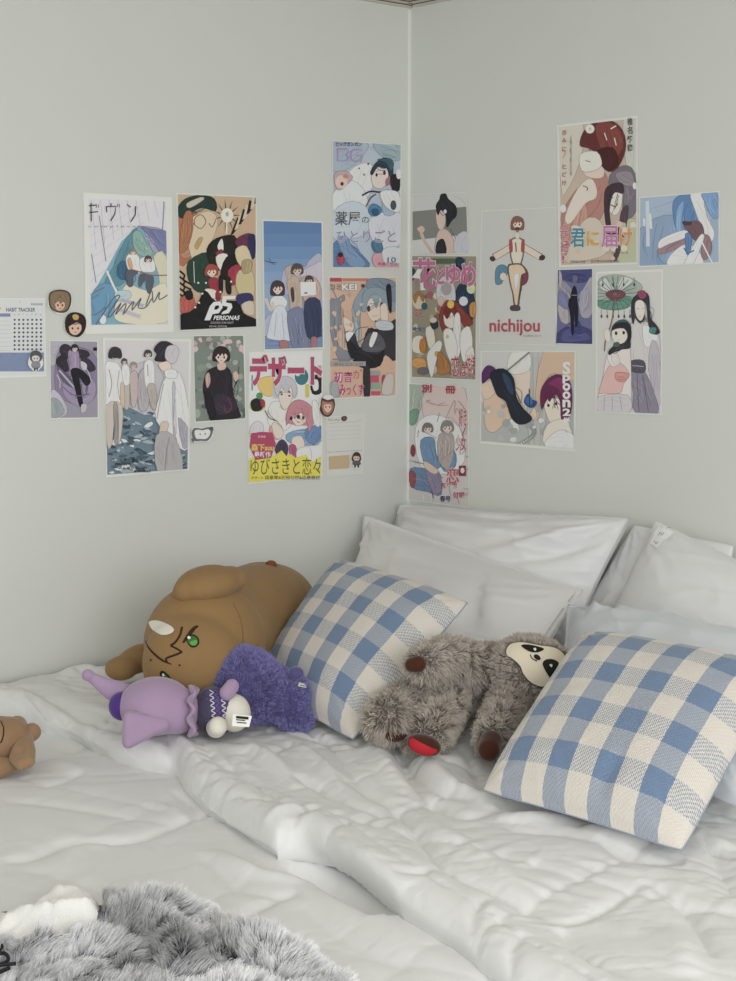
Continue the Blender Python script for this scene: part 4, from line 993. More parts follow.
def p5logo(A):
    A.quad = None
    A.poly([(285, 765), (330, 760), (345, 800), (320, 838), (278, 845), (262, 885), (225, 885), (262, 790)], '#eeeae4', False)
    A.poly([(296, 790), (318, 786), (322, 802), (305, 815), (288, 815)], '#1b1a1e', False)
    A.poly([(345, 726), (432, 724), (425, 745), (372, 748), (366, 768), (402, 775), (408, 800), (385, 838), (335, 846), (345, 828), (372, 815), (378, 795), (335, 788)], '#eeeae4', False)
    A.text('PERSONA5', 285, 855, 165, 27, '#eeeae4', .03, shear=.25); A.text('DANCING STAR NIGHT', 265, 894, 150, 13, '#c9c5c0', 0, shear=.2); A.text('ROYAL EDITION', 258, 918, 112, 13, '#c9c5c0', 0, shear=.2)
    for i, (x, y) in enumerate(((185, 640), (212, 710), (190, 770), (165, 800), (235, 640), (400, 632), (330, 700))): A.ell(x, y, 7, 7, 0, '#e9e4dc', 8)
# 5 bold black and red game poster
def wedge(A):
    for i in range(7): A.poly([(395+i*26, 330-i*34), (412+i*26, 322-i*34), (470+i*22, 250-i*32), (440+i*20, 210-i*28)], '#22201f' if i % 2 == 0 else '#d9c7ad', False)
    for i in range(6): A.stroke([(60, 560+i*38), (95, 590+i*38), (90, 620+i*38), (140, 650+i*34)], 12, '#1f1e1e')
    for i in range(11): a = i*.57; A.poly([(372+45*math.cos(a-.08), 198+45*math.sin(a-.08)), (372+45*math.cos(a+.08), 198+45*math.sin(a+.08)), (372+95*math.cos(a), 198+110*math.sin(a))], '#2a2726', False)
poster('poster', 'busy tan and black poster with stripes, red figures and a big white P5', 'poster', LW, (170, 185, 6.54),
       [(42, 52), (566, 74), (572, 930), (66, 956)], [(50, 60), (560, 82), (564, 925), (70, 948)], '''
P b5714f 55,190 160,160 200,300 150,460 60,520
P c48a70 60,400 160,330 190,430 90,480
P 243a34 50,150 100,90 200,66 290,90 300,170 200,150 90,215 55,200
P cdbfae 110,120 200,80 220,95 130,150
P dcc7a8 120,230 250,170 310,220 290,330 210,480 150,500 110,330
P b0744c 90,200 140,175 150,290 110,420 60,430
S 6a5a48 5 150,250 200,285 235,240 205,195 165,215 160,260
S 6a5a48 5 255,250 275,275 300,230
P c2a05a 190,345 215,350 180,420 160,400
P 29453a 120,500 250,440 270,560 260,680 180,700 120,620
S e8e2d6 4 155,500 160,640
P 24211f 240,420 300,350 420,330 440,420 420,520 320,560 260,520''', bg='#cdae8c', post=lambda A: (wedge(A), A.run('''
E ece4d4 374,198 40,48
E b9a98f 374,190 10,16
S e8e2d6 10 370,245 370,320
P ece6da 310,400 340,350 350,420 330,440
P 8f2c3a 300,440 340,420 345,460 310,465
P e6dfd4 300,470 370,450 400,540 330,560
P 201e1f 370,470 470,470 440,560 500,540 420,620 330,600
P 6d2f4f 425,370 470,330 530,320 555,400 550,480 500,420 450,410
P 2e2f5c 510,340 555,330 555,470 525,470
P dcc9a0 430,420 500,400 540,520 500,560 440,500
P a8324a 380,560 450,520 470,600 400,660
P d0c090 450,560 540,570 550,720 470,730 430,660
P b0a070 470,500 530,490 530,560 480,580
H a8483c e9d3c0 272,565 42
P a03040 250,620 310,610 320,700 270,690
P 1e1c1d 320,600 345,600 345,700 320,700
P 1e1c1d 365,610 395,610 400,710 370,700
P e2d9cd 230,680 300,690 320,760 270,760 240,720
P 982b3a 300,700 335,690 325,760 300,750
P c05a4c 70,740 140,720 170,800 120,850 70,830
P 1b1a1e 70,850 130,830 180,780 230,690 300,760 440,760 480,840 564,880 564,925 70,948
P 39386a 440,720 530,710 540,770 450,780
P d7c6b2 470,780 540,760 550,850 490,840
P 1b1a1e 100,700 140,690 150,740 110,750'''), p5logo(A)))
# 6 three students and blue sky
def skyg(A):
    for i, c in enumerate(('#5f86bb', '#678dc0', '#7096c6', '#7b9fca', '#88a8ce', '#96b0d0')): A.poly([(430, 190+i*58), (700, 190+i*58), (704, 780), (434, 780)], c, False)
poster('poster', 'blue sky poster with three young people posing, one holding a white laptop', 'poster', LW, (170, 180, 4.6),
       [(424, 181), (703, 190), (709, 776), (431, 787)], [(430, 188), (697, 197), (703, 769), (437, 779)], '''
P b9b9d2 520,420 560,390 620,400 640,370 697,345 700,560 620,540 520,520
P cfc8d6 600,430 660,390 700,380 700,500 640,500
P b7bcd4 437,640 500,600 560,620 560,700 437,720
P 7f95bf 437,720 703,690 703,770 437,779
S 4a5472 4 435,370 460,378 490,380
S 4a5472 3 455,360 465,378 480,390
P dfe2ee 470,540 510,530 540,560 520,600 480,600 460,570
P d6dced 480,590 530,590 560,720 545,740 455,730 450,700
S aab4d0 3 490,610 480,720
S aab4d0 3 515,610 525,730
S dfc9c0 13 475,560 465,600 440,545
H 4a3d46 e6cfc6 495,498 32 0 .4
P c9b39f 540,460 590,450 610,600 560,610 545,520
P c9b0a4 530,410 555,395 560,440 545,460
P 4a4450 555,505 568,495 572,550 562,560
H 55504f dfc2b4 585,415 28
P 8088a8 550,600 610,595 640,770 600,770 590,680 590,765 560,760 540,650
P c9a9a0 600,460 650,440 690,480 690,560 620,560
P 3b4466 620,560 690,555 697,700 690,720 630,720
H 4a4450 dfc2b4 640,462 20
p e4e8ea 598,470 670,468 672,528 602,535
E 6a7080 625,520 8,4
P b07878 505,740 540,740 545,776 510,776
P b07878 650,725 675,725 672,770 650,770''', bg='#6b92c4', pre=skyg)
# 7 dark dressed person and blossoms
poster('poster', 'small poster of a person in dark clothes before green blurs and pink blossoms', 'poster', LW, (180, 330, 3.874),
       [(50, 20), (249, 18), (257, 346), (57, 360)], [(53, 24), (245, 22), (253, 342), (61, 355)], '''''', bg='#7f8c82',
       post=lambda A: (A.scatter(55, 24, 250, 130, 40, ['#c9a3a8', '#dcbcbf', '#a9b0a6', '#8b7478'], 5, 13, 8), A.scatter(60, 130, 250, 340, 36, ['#6b7a72', '#8f9a90', '#5b6662', '#a5aca4'], 6, 18, 9), A.run('''
P 2d2730 100,170 130,145 175,140 200,170 205,230 225,170 228,140 222,200 205,240 232,320 225,340 120,352 118,300 90,240
P d9b9a8 145,130 175,128 176,150 150,155
P c9a596 98,180 112,165 118,200 105,225
P d9b9a8 205,170 218,160 228,180 215,200
P 3a3040 130,260 180,250 225,300 150,330
H 33262a e3c9bb 160,100 33
S 7a3a4a 4 185,260 200,300 180,320 170,290
P 241f26 95,240 120,250 140,330 120,350 100,290''')))
# 8 manga magazine cover, yellow foot
def frill(A):
    A.poly([(26, 780), (70, 760), (95, 720), (120, 765), (160, 745), (190, 760), (240, 720), (270, 760), (300, 745), (330, 770), (400, 750), (440, 800), (498, 760), (496, 890), (22, 930)], '#e6d72c', False)
poster('magazine_cover', 'manga magazine cover with magenta title and yellow foot, white and pink haired pair', 'poster', LW, (245, 340, 6.54),
       [(26, 78), (508, 66), (506, 896), (18, 944)], [(32, 88), (502, 78), (498, 890), (26, 934)], '''
P e9c66a 90,260 180,240 200,340 150,370 95,330
E 3f7f8c 370,240 45,55
E e8e2c8 345,215 18,22
P 2b2a30 430,250 500,230 502,340 440,350
P f0eff2 440,270 475,260 480,320 450,330
P d7a0ae 470,180 502,170 502,240 475,240
E c9c23c 80,430 55,40
P 2a282e 40,400 90,380 120,420 100,460 50,460
E 4a9a5c 95,365 22,22
P a63a48 100,385 130,400 125,440 105,430
R 7e97a8 42,230 52,330
R d9c94a 395,290 420,375
P e8e3e0 160,430 210,400 300,440 300,560 220,600 150,540
S 8a7f86 5 150,460 170,500 220,540
S 3f3a44 6 130,460 160,510 210,530
P d9c0ae 230,380 270,380 280,440 240,450
H c9c6cf efd9cb 262,330 78 0 0
P c9c6cf 195,330 200,260 260,235 320,260 340,330 320,380 300,300 270,350 240,300 215,370
P efd9cb 225,350 305,350 300,410 265,455 232,420
E 4f454c 240,355 8,6
E 4f454c 290,365 8,6
P e2a7a4 160,570 220,545 250,600 220,650 170,630
P f0d8c8 175,560 200,540 250,590 240,640 200,640
P 8aa8cc 270,620 340,590 440,580 495,560 498,660 420,690 290,670
P 6c90be 400,580 490,560 495,640 440,680 400,650
P f0d8c8 310,640 370,630 390,700 340,760 310,700
H cd8896 f2dccf 355,490 82 .1 .1
P cd8896 270,560 285,440 350,390 430,430 450,520 420,600 400,520 370,470 330,510 300,500
E 3f2a34 302,512 10,13
E 3f2a34 350,503 11,14
P e9e6ea 440,400 480,420 490,560 450,540
P d9d5dc 36,570 80,530 120,560 110,640 40,640
P 4a4058 200,700 240,650 280,690 270,760 210,750
P b7567e 290,690 330,690 340,760 300,770
P ebe6ec 340,720 420,700 430,790 350,790''', bg='#e9e7e4',
       post=lambda A: (frill(A), A.run('''
p b84468 40,610 110,600 180,605 202,680 170,770 70,785 30,700
T f0c84a 42,680 145,45 .03 - 森下suu
T f2e6ea 62,730 105,38 .02 - 最新作
T efe9ea 85,625 50,14 .0 - 新連載
T b8496e 38,105 460,185 .05 f2ecec デザート
T 4f5c3a 36,770 460,110 .0 - ゆびさきと恋々
T 56602c 40,892 80,20 .01 - デザート
T 56602c 130,886 360,26 .01 - 超豪華&別冊付録&応募券付
T 5a5560 440,680 50,12 0 - 巻頭カラー''')))
# 9-11 stickers and memo
sticker('cat_sticker', 'tiny white cloud-shaped cat sticker below the dark-clothed person poster', 'sticker', (180, 330, 3.874), [(45, 385), (60, 375), (85, 378), (110, 372), (130, 380), (128, 410), (112, 432), (80, 432), (55, 436), (44, 420)], '''
P 6d7076 48,390 60,380 85,383 108,377 126,383 122,408 106,428 80,428 60,430 48,415
P e8e8e6 56,394 66,386 88,388 108,384 118,392 114,410 100,422 78,422 62,420
E 3f4046 78,404 2.5,3
E 3f4046 98,402 2.5,3
P 55585e 112,378 128,376 128,390 118,390
P 6d7076 44,420 58,425 50,436''')
sticker('face_sticker', 'brown-haired face sticker wearing a striped white hat, above the memo sheet', 'sticker', (180, 330, 3.874), ring(570, 294, 32, 46), '''
P 5a3a30 545,290 550,262 570,250 592,262 600,290 592,320 575,336 555,330 542,310
P a8795c 548,290 556,270 585,270 596,292 588,318 572,330 556,322
P e6e2e0 550,268 565,250 590,255 594,272 572,278
P 55384a 550,270 572,279 594,273 593,266 572,272 553,264
P e7bda6 558,290 584,288 586,308 572,320 560,310
E 4b2a28 565,298 2.6,3.4
E 4b2a28 580,298 2.6,3.4''')
poster('memo_sheet', 'pale memo sheet with a tan block at its foot, right of the yellow-footed magazine cover', 'sheet', LW, (180, 330, 3.874),
       [(566, 336), (715, 325), (708, 556), (570, 568)], [(568, 338), (713, 327), (706, 554), (572, 566)], '''
P 5a4a50 630,335 640,332 648,342 640,352 630,352 624,343
E a83c48 637,343 4,4
T 8a7c78 575,344 44,8 0 - RECORD
S b5b0ac 1.4 575,362 705,352
S bdbab6 1 576,376 700,370
S bdbab6 1 576,392 700,386
S bdbab6 1 576,408 700,402
S bdbab6 1 576,424 700,418
S a5a29e 1.6 572,474 708,465
p c7ae84 576,490 656,484 656,535 577,541''', bg='#d5d6d1')
sticker('small_sticker', 'tiny brown-haired figure sticker on the memo sheet beside its tan block', 'sticker', (180, 330, 3.874), ring(683, 503, 20, 33), '''
P 4a3a34 668,490 676,475 692,475 700,490 698,508 668,508
P dcbca6 673,490 694,490 693,505 675,505
E 33282a 679,497 1.8,2.4
E 33282a 689,497 1.8,2.4
P 59636a 672,508 696,508 698,522 670,522
P 2f3036 675,522 682,522 681,532 676,532
P 2f3036 687,522 694,522 693,532 688,532''')
# 12 pale blue magazine cover
def umb(A):
    for i in range(9): A.stroke([(540, 90), (300+i*26, 90+abs(4-i)*0+i*14)], 2.5, '#7f93a0', False)
poster('magazine_cover', 'pale blue manga magazine cover lettered BG at the top, beside the corner', 'poster', LW, (325, 135, 7.267),
       [(52, 38), (556, 66), (546, 968), (54, 966)], [(58, 44), (550, 72), (541, 962), (60, 960)], '''
P aebfd0 58,44 300,55 290,130 180,240 60,260
P 9fb5bf 350,60 550,72 548,180 430,170
P e6e5ea 180,260 300,200 360,260 330,420 260,470 150,420
P dfe6ec 60,420 200,330 300,430 300,560 180,620 60,600
P c9d6e2 60,560 200,480 330,560 300,720 120,760 60,740
P 5f84b4 60,790 150,770 260,860 320,962 60,960
P 7f9fc6 90,760 160,740 200,820 300,940 180,950
P d9dde8 330,600 541,560 541,800 400,820 340,760
P a9bfd2 420,430 500,440 520,560 430,580
P c9a9b4 70,280 140,260 200,300 180,340 110,400 75,370
E e8c9bc 120,340 45,48
E 2a2a34 124,355 12,14
E c98f6a 150,300 20,16
E 2f2f38 248,242 6,6
E 6a5a58 315,210 8,8
E a08a6a 285,288 8,8
P ead6cf 340,240 400,215 460,250 450,350 400,390 345,360
P 2c3a4c 352,225 390,185 440,165 490,200 495,290 470,340 455,250 420,240 380,235 345,290 330,275
P 3c6474 380,180 470,170 500,210 480,260 440,200
P 25222c 480,300 540,290 540,400 490,400
E e9ecf0 535,285 18,36
E 3a2a3a 375,290 8,13
E 5a2f44 432,275 10,16
P b0707e 440,330 470,300 470,350 445,370
S 3c3548 12 270,440 330,410 400,415 460,400
S 5a4a44 9 300,520 330,460 370,430
P 4a86b0 315,545 345,500 400,520 410,560 370,590 330,580
P 2f6288 340,540 385,540 385,585 350,580
P eef0f4 400,420 470,400 540,430 541,560 440,520
E 4a5058 497,510 22,36
P d9a5b0 360,860 541,880 541,960 370,960
P d7dde0 420,830 541,820 541,930 440,940
P 4a7f9c 340,780 400,760 420,840 360,850
P b54458 90,880 130,860 140,930 100,940
E 33242c 112,870 18,18
S 7888b0 3 62,805 220,812''', bg='#b9c6d6', pre=umb, post=lambda A: A.run('''
T 3a3a58 80,52 188,28 .03 - ビッグガンガン
T 5d6470 75,555 182,100 .01 e9eaef 薬屋
T 5d6470 268,595 50,45 .01 e9eaef の
T 9a8fb4 85,690 430,90 .01 eceaf0 ひとりごと
T 6a7a9a 455,890 60,34 .02 - 10
T b04458 385,925 140,22 .01 - 新連載開始''') or [A.stroke(q, 9, '#b48fc6', False) for q in ([(95, 100), (95, 188), (160, 188), (175, 165), (150, 145), (172, 122), (160, 102), (95, 100)], [(268, 108), (205, 106), (190, 125), (190, 175), (210, 190), (265, 190), (266, 150), (225, 148)])])
# 13 peach magazine cover
poster('magazine_cover', 'peach manga magazine cover, grey-blue haired figure in a black jacket, magenta lettering', 'poster', LW, (322, 270, 7.55),
       [(50, 50), (564, 53), (562, 952), (58, 976)], [(56, 56), (558, 59), (556, 946), (64, 968)], '''
R b8455a 60,60 150,88
R c77a72 155,64 350,84
P 8d909c 60,230 110,220 165,185 170,230 140,260 150,420 110,480 120,560 160,600 200,620 215,680 130,690 60,450
S 8d909c 10 62,105 115,225
P 9fb0bc 225,300 260,230 290,330 280,560 310,700 260,700 200,600 240,440
P 8fa5b2 240,240 330,110 420,80 540,90 558,160 558,300 500,300 520,180 430,150 330,180 300,260 280,420 250,330
P 7f95a4 340,80 430,60 530,80 558,120 558,240 490,200 350,150
P edd3c2 325,200 430,190 480,260 460,340 390,390 340,320
P 8fa5b2 300,300 320,160 420,130 500,180 510,280 470,300 440,200 410,290 380,210 345,240 330,310
E 3f4652 352,292 14,24
E 3f4652 450,262 11,20
S b07068 3 380,350 420,345
P 2b2630 485,130 520,120 525,310 505,300
P efd5c6 440,280 480,250 500,330 490,410 450,390
P efd5c6 160,360 200,370 240,410 230,460 180,470
S c98f80 4 150,330 200,370
P 3a3a42 180,470 245,480 270,560 300,580 350,440 430,460 400,380 480,420 540,380 558,400 556,680 480,640 430,720 330,740 250,700 200,620
P 26262c 180,520 240,560 300,600 420,640 470,600 440,720 320,740 240,690
P 5d606a 300,600 350,480 440,490 480,580 420,620
P e6e3e6 355,560 385,470 420,480 380,580
P 2c2c34 370,455 400,445 430,450 410,470
P c9d0d8 400,400 460,380 530,400 530,450 430,450
P ece9ea 180,475 240,470 210,520 190,540
P 33333a 315,740 360,735 360,956 320,956
R a9a4a6 64,690 330,725
R 8b8890 80,670 240,680
P a7abb0 64,860 110,840 130,955 64,960
R 9aa6a2 365,760 440,800
R 8fae9c 370,850 440,900
R c9506c 365,795 430,850
R c9506c 370,915 440,945
E b83a5c 468,830 18,40
P cfc7c0 480,800 540,790 530,930 450,930''', bg='#d9b49a', post=lambda A: (A.scatter(70, 180, 300, 640, 24, ['#dcbda6', '#d2a98c'], 6, 18, 12), A.run('''
T 7a7f86 62,108 80,42 .02 - コミ
T e9e6e4 152,108 108,42 .04 4a4a52 KEI
E 7a2c34 310,120 14,14
T c43a6e 90,765 140,85 0.014 f0dfe4 初音
T d0623a 235,750 70,70 .02 f0dfe4 が
T c43a6e 135,860 180,85 .03 f0dfe4 みっくす
T 6a6a72 90,700 220,26 .0 - 月刊コミック''')))
# ---- right wall
poster('poster', 'small poster of a dark-haired person seen from the side on a grey band', 'poster', RW, (400, 180, 3.68),
       [(44, 52), (246, 44), (250, 270), (44, 276)], [(46, 54), (244, 46), (248, 268), (46, 274)], '''
p 86867f 46,116 244,98 247,200 46,222
S b5b0aa 1.5 200,60 225,70 240,90
S d4b6a6 12 75,180 85,215 110,255 125,275
P d9b9aa 62,180 80,168 92,182 80,196
P dcbcae 140,190 175,185 200,230 195,270 130,272
P dfc3b6 133,120 160,110 168,150 155,185 138,170
P 23232b 132,95 145,72 150,54 168,50 178,70 205,95 208,130 190,150 172,175 168,130 150,110 140,130
E dcdcd8 166,116 6,8
P 2a272e 136,230 160,218 170,268 134,272
P c9ccd2 205,210 245,190 247,265 200,268
S 4a4a50 2 185,180 205,215''', bg='#d2d3cf')
def bld(A):
    A.scatter(60, 300, 510, 900, 40, ['#b9a78a', '#cbbfa8', '#7a6a58', '#a8605c', '#d8cfc0'], 8, 30, 21)
poster('magazine_cover', 'crowded manga magazine cover with large pink flower title, white and red haired figures', 'poster', RW, (405, 250, 7.27),
       [(46, 38), (524, 40), (517, 948), (44, 928)], [(52, 44), (518, 46), (511, 942), (50, 922)], '''''', bg='#9c937c', post=lambda A: (bld(A), A.run('''
P 2c3f54 52,130 80,160 60,220 52,210
R 53684a 200,62 440,100
P 24384f 370,60 420,60 430,130 380,140
P 24384f 380,270 430,250 500,330 500,480 440,560 360,400
P d2cdd0 230,260 280,190 340,220 365,300 360,380 300,360 270,410 235,380
E a9a0a0 300,280 40,50
P d9bfae 240,350 275,340 280,390 245,400
P 8f3a30 250,470 290,380 360,370 420,430 480,500 490,540 430,560 400,500 380,600 300,620 260,560
P ecdccf 285,460 340,440 370,520 340,570 290,540
P 7c2c26 280,430 330,390 370,420 375,520 340,450 310,500 290,480
E e8c43c 332,395 25,30
E d8c9a8 100,370 46,60
P a9743c 60,340 100,300 140,340 130,380 100,330 75,390
E 2f5f74 140,408 22,26
E cfd6b0 480,280 32,38
E dedc7c 485,262 20,20
E d8dade 425,372 32,34
P c98a3c 470,400 511,380 511,480 475,480
P e3ddcf 150,570 200,560 220,680 180,720 155,640
P 33323c 185,520 230,510 240,560 200,575
E d9c8c0 205,510 26,20
P f0ece2 365,470 400,480 405,700 380,780 350,600
P efeade 280,590 340,580 380,700 360,850 300,740
P efeade 170,740 240,660 270,690 230,800 200,920 180,900 160,800
E b8b04c 230,755 16,20
E c9c27c 308,630 12,14
P efeade 410,590 470,560 490,700 430,820 400,700
P e3e0d6 440,760 490,700 505,800 470,860
P b5793c 240,740 300,790 330,880 240,900
P e7ddd0 60,640 130,630 150,740 60,740
P d89c4c 60,790 140,790 150,860 60,850
P c27a2c 110,660 150,640 150,740 110,735
E 6e6a70 130,880 45,30
T c46a94 60,66 160,215 0.03 efe6e0 花
T c46a94 232,125 50,120 .04 efe6e0 と
T c46a94 300,110 100,135 .04 efe6e0 ゆ
T c46a94 408,95 104,165 .035 efe6e0 め
T b03a52 55,435 60,36 .02 e9e0d8 7号
T b03a52 60,470 70,28 .02 e9e0d8 アニメ
T 45547c 55,560 95,34 .02 d9dce4 最終回
T b53c54 335,770 60,150 0.012 f0e4e0 恋
T b53c54 400,830 50,90 .02 f0e4e0 は
T b53c54 450,760 58,170 0.006 f0e4e0 神様''')))
def lines(A):
    r = np.random.RandomState(4)
    for i in range(26):
        x, y = 45+r.rand()*215, 170+r.rand()*400; A.stroke([(x, y), (x+r.randn()*20, y+r.randn()*20), (x+r.randn()*30, y+r.randn()*30)], 2.2, ['#b0707a', '#c08a90', '#8f98a8', '#7f9a94'][i % 4])
poster('magazine_cover', 'pale magazine cover with two blue-clothed figures and red lettering, just above the corner pillow', 'poster', RW, (400, 350, 3.874),
       [(34, 128), (266, 143), (270, 613), (30, 582)], [(37, 132), (262, 146), (266, 608), (34, 578)], '''
P a9b5a8 37,135 90,140 80,230 50,280 37,270
P 6fa08a 37,240 70,230 65,280 40,290
P d9c7c2 100,150 250,150 255,330 200,260 100,280
P e6e6e8 60,300 130,250 230,300 250,430 180,480 80,450
P 6d93b8 80,350 130,340 140,400 160,450 120,460 90,430
P 5f8fbf 150,400 210,390 215,450 170,470
P b5a9a4 150,330 200,320 210,380 190,460 150,430
P 6888ae 40,460 100,460 150,470 160,560 110,550 45,530
P 8b86a8 100,470 150,470 160,540 130,560
P dcc2b4 95,430 130,450 150,470 130,480 95,455
H 7a7078 e6cfc2 107,305 21
H 8a8480 e6cfc2 183,300 25
P 9a4a50 37,470 60,480 55,530 40,525
E 8c3a44 50,390 10,24''', bg='#cfcac9', post=lambda A: (lines(A), A.run('''
T b03c4c 85,134 36,30 .03 - 別
T b03c4c 176,140 38,28 .03 - 冊
T b5606c 228,225 30,70 0.008 - 好き
T b5606c 215,330 40,60 0.008 - 少女
T c04858 178,455 50,60 0.012 e9e0e0 恋
R 8c2a38 228,448 255,488
E e3d5d2 242,467 8,11
T c04858 160,515 60,20 .02 - 新連載
T c04858 205,550 45,24 .02 - 付録
T 3a4466 155,565 40,22 .02 - 春号
S e9eef2 3 90,560 92,585
S e9eef2 3 120,560 122,590''')))
poster('poster', 'white poster of a leaping figure with arms flung out above the pink word nichijou', 'poster', RW, (400, 180, 3.68),
       [(299, 113), (573, 99), (576, 610), (291, 601)], [(302, 116), (571, 102), (574, 607), (294, 598)], '''
S 7c5a50 26 412,245 385,262 345,285
S 7c5a50 26 450,245 480,262 520,285
S e8d3c2 22 412,245 385,262 348,284
S e8d3c2 22 450,245 480,262 516,284
E 4a3a3c 340,290 11,9 .6
E 4a3a3c 523,286 12,10 -.5
P 7c5a50 404,222 456,222 446,312 414,312
P eadccb 407,225 453,225 443,308 417,308
P b0524c 402,222 412,222 414,262 404,262
P b0524c 448,222 458,222 456,262 446,262
S b0524c 5 425,230 428,265
P 5a8fa8 352,330 370,312 392,318 396,345 378,372 372,382 352,382
E e9d3c0 380,355 12,14
P 8c3a54 440,330 455,318 472,345 466,378 440,386
S 6a2c44 2.5 448,345 462,370
P 6a5648 396,318 415,308 448,310 468,340 452,352 446,400 440,440 436,462 420,462 414,420 404,380
P e3cba8 400,322 418,312 446,314 462,340 446,350 440,400 434,440 432,458 424,458 418,420 408,380
P f0ece6 420,350 438,348 430,400 424,400
P 5a4a4c 408,463 438,462 440,480 408,480
H 8f5f50 efdac9 432,160 24 0 .35
P 6a2c34 424,175 440,175 436,190 428,190
E c97a76 432,186 4,3
P efdac9 424,196 440,196 438,215 426,215''', bg='#cfd0cb', post=lambda A: A.text('nichijou', 330, 512, 183, 60, '#b8485c', .02) or A.text('日常の日々', 455, 569, 66, 9, '#9a8a88'))
def coil(A):
    for k in range(26):
        t = k/25; x, y = 440+90*math.sin(t*3.0), 380-t*120; A.ell(x-10, y, 9, 9, 0, '#8d9290', 10); A.ell(x-10, y, 5, 5, 0, '#cfd2cf', 8)
    for k in range(30): A.ell(440-k*3.4+60, 10+k*2.8, 4, 4, 0, '#8d9290', 8)
    A.scatter(320, 200, 570, 350, 26, ['#bfc3c1', '#a7acab', '#dfe1df'], 6, 16, 31)
poster('poster', 'wide grey poster of two bare-shouldered people, black and maroon hair, a blue butterfly', 'poster', RW, (400, 350, 3.874),
       [(312, 3), (682, 3), (680, 394), (309, 362)], [(317, 8), (676, 8), (673, 382), (314, 352)], '''
P d2d2d0 317,8 500,8 520,200 420,260 317,200
P c3c5c2 498,8 555,8 560,380 500,370
S aeb2b0 3 515,8 520,370
S aeb2b0 3 535,8 545,370
P e5d3c2 420,60 500,50 500,180 470,220 440,190
P e9e4de 430,10 500,10 500,80 420,90
P d9b99c 555,8 676,8 676,120 600,90 560,130 540,260 520,240
P e2c4aa 330,170 400,150 440,240 400,290 360,320 330,290
P e7cdb6 440,150 470,200 500,250 520,220 530,260 500,275 460,240
P e7cdb6 317,130 360,120 370,160 340,190 320,180''', bg='#b9bcba', post=lambda A: (coil(A), A.run('''
P 5a2c66 317,90 340,60 370,75 372,120 345,110 320,130
P 1f2836 350,90 400,72 440,110 450,180 480,230 510,260 500,280 460,288 430,260 410,200 380,180 365,150
P 2c4a66 395,90 425,110 440,170 420,160
P 2a4f8f 480,200 495,170 505,190 530,200 520,220 500,222
P 3a6fb4 485,195 500,178 515,205 500,215
S 14141a 3 500,150 502,220
P efdccb 560,200 620,190 640,260 610,300 575,270
P 6a2450 548,230 545,160 575,110 620,95 660,130 665,220 650,265 625,270 620,200 600,170 580,200 570,190
P 8a3068 575,130 620,105 650,150 645,200 610,150
E 4a2030 575,215 5,6
E 4a2030 605,208 5,6
P e9dccf 570,290 640,270 673,340 673,382 560,372
P eceaea 575,340 620,310 673,330 673,382 565,375
T f4f4f2 632,48 26,44 .04 - S
T f4f4f2 632,98 26,30 .04 - p
T f4f4f2 632,130 26,26 .04 - o
T f4f4f2 632,162 26,26 .04 - o
T f4f4f2 632,194 26,26 .04 - n
T f4f4f2 632,228 26,26 .04 - 2
T f4f4f2 632,262 26,30 .04 - 巻
T f4f4f2 632,300 26,30 .04 - 特
T f4f4f2 632,336 26,30 .04 - 典''')))
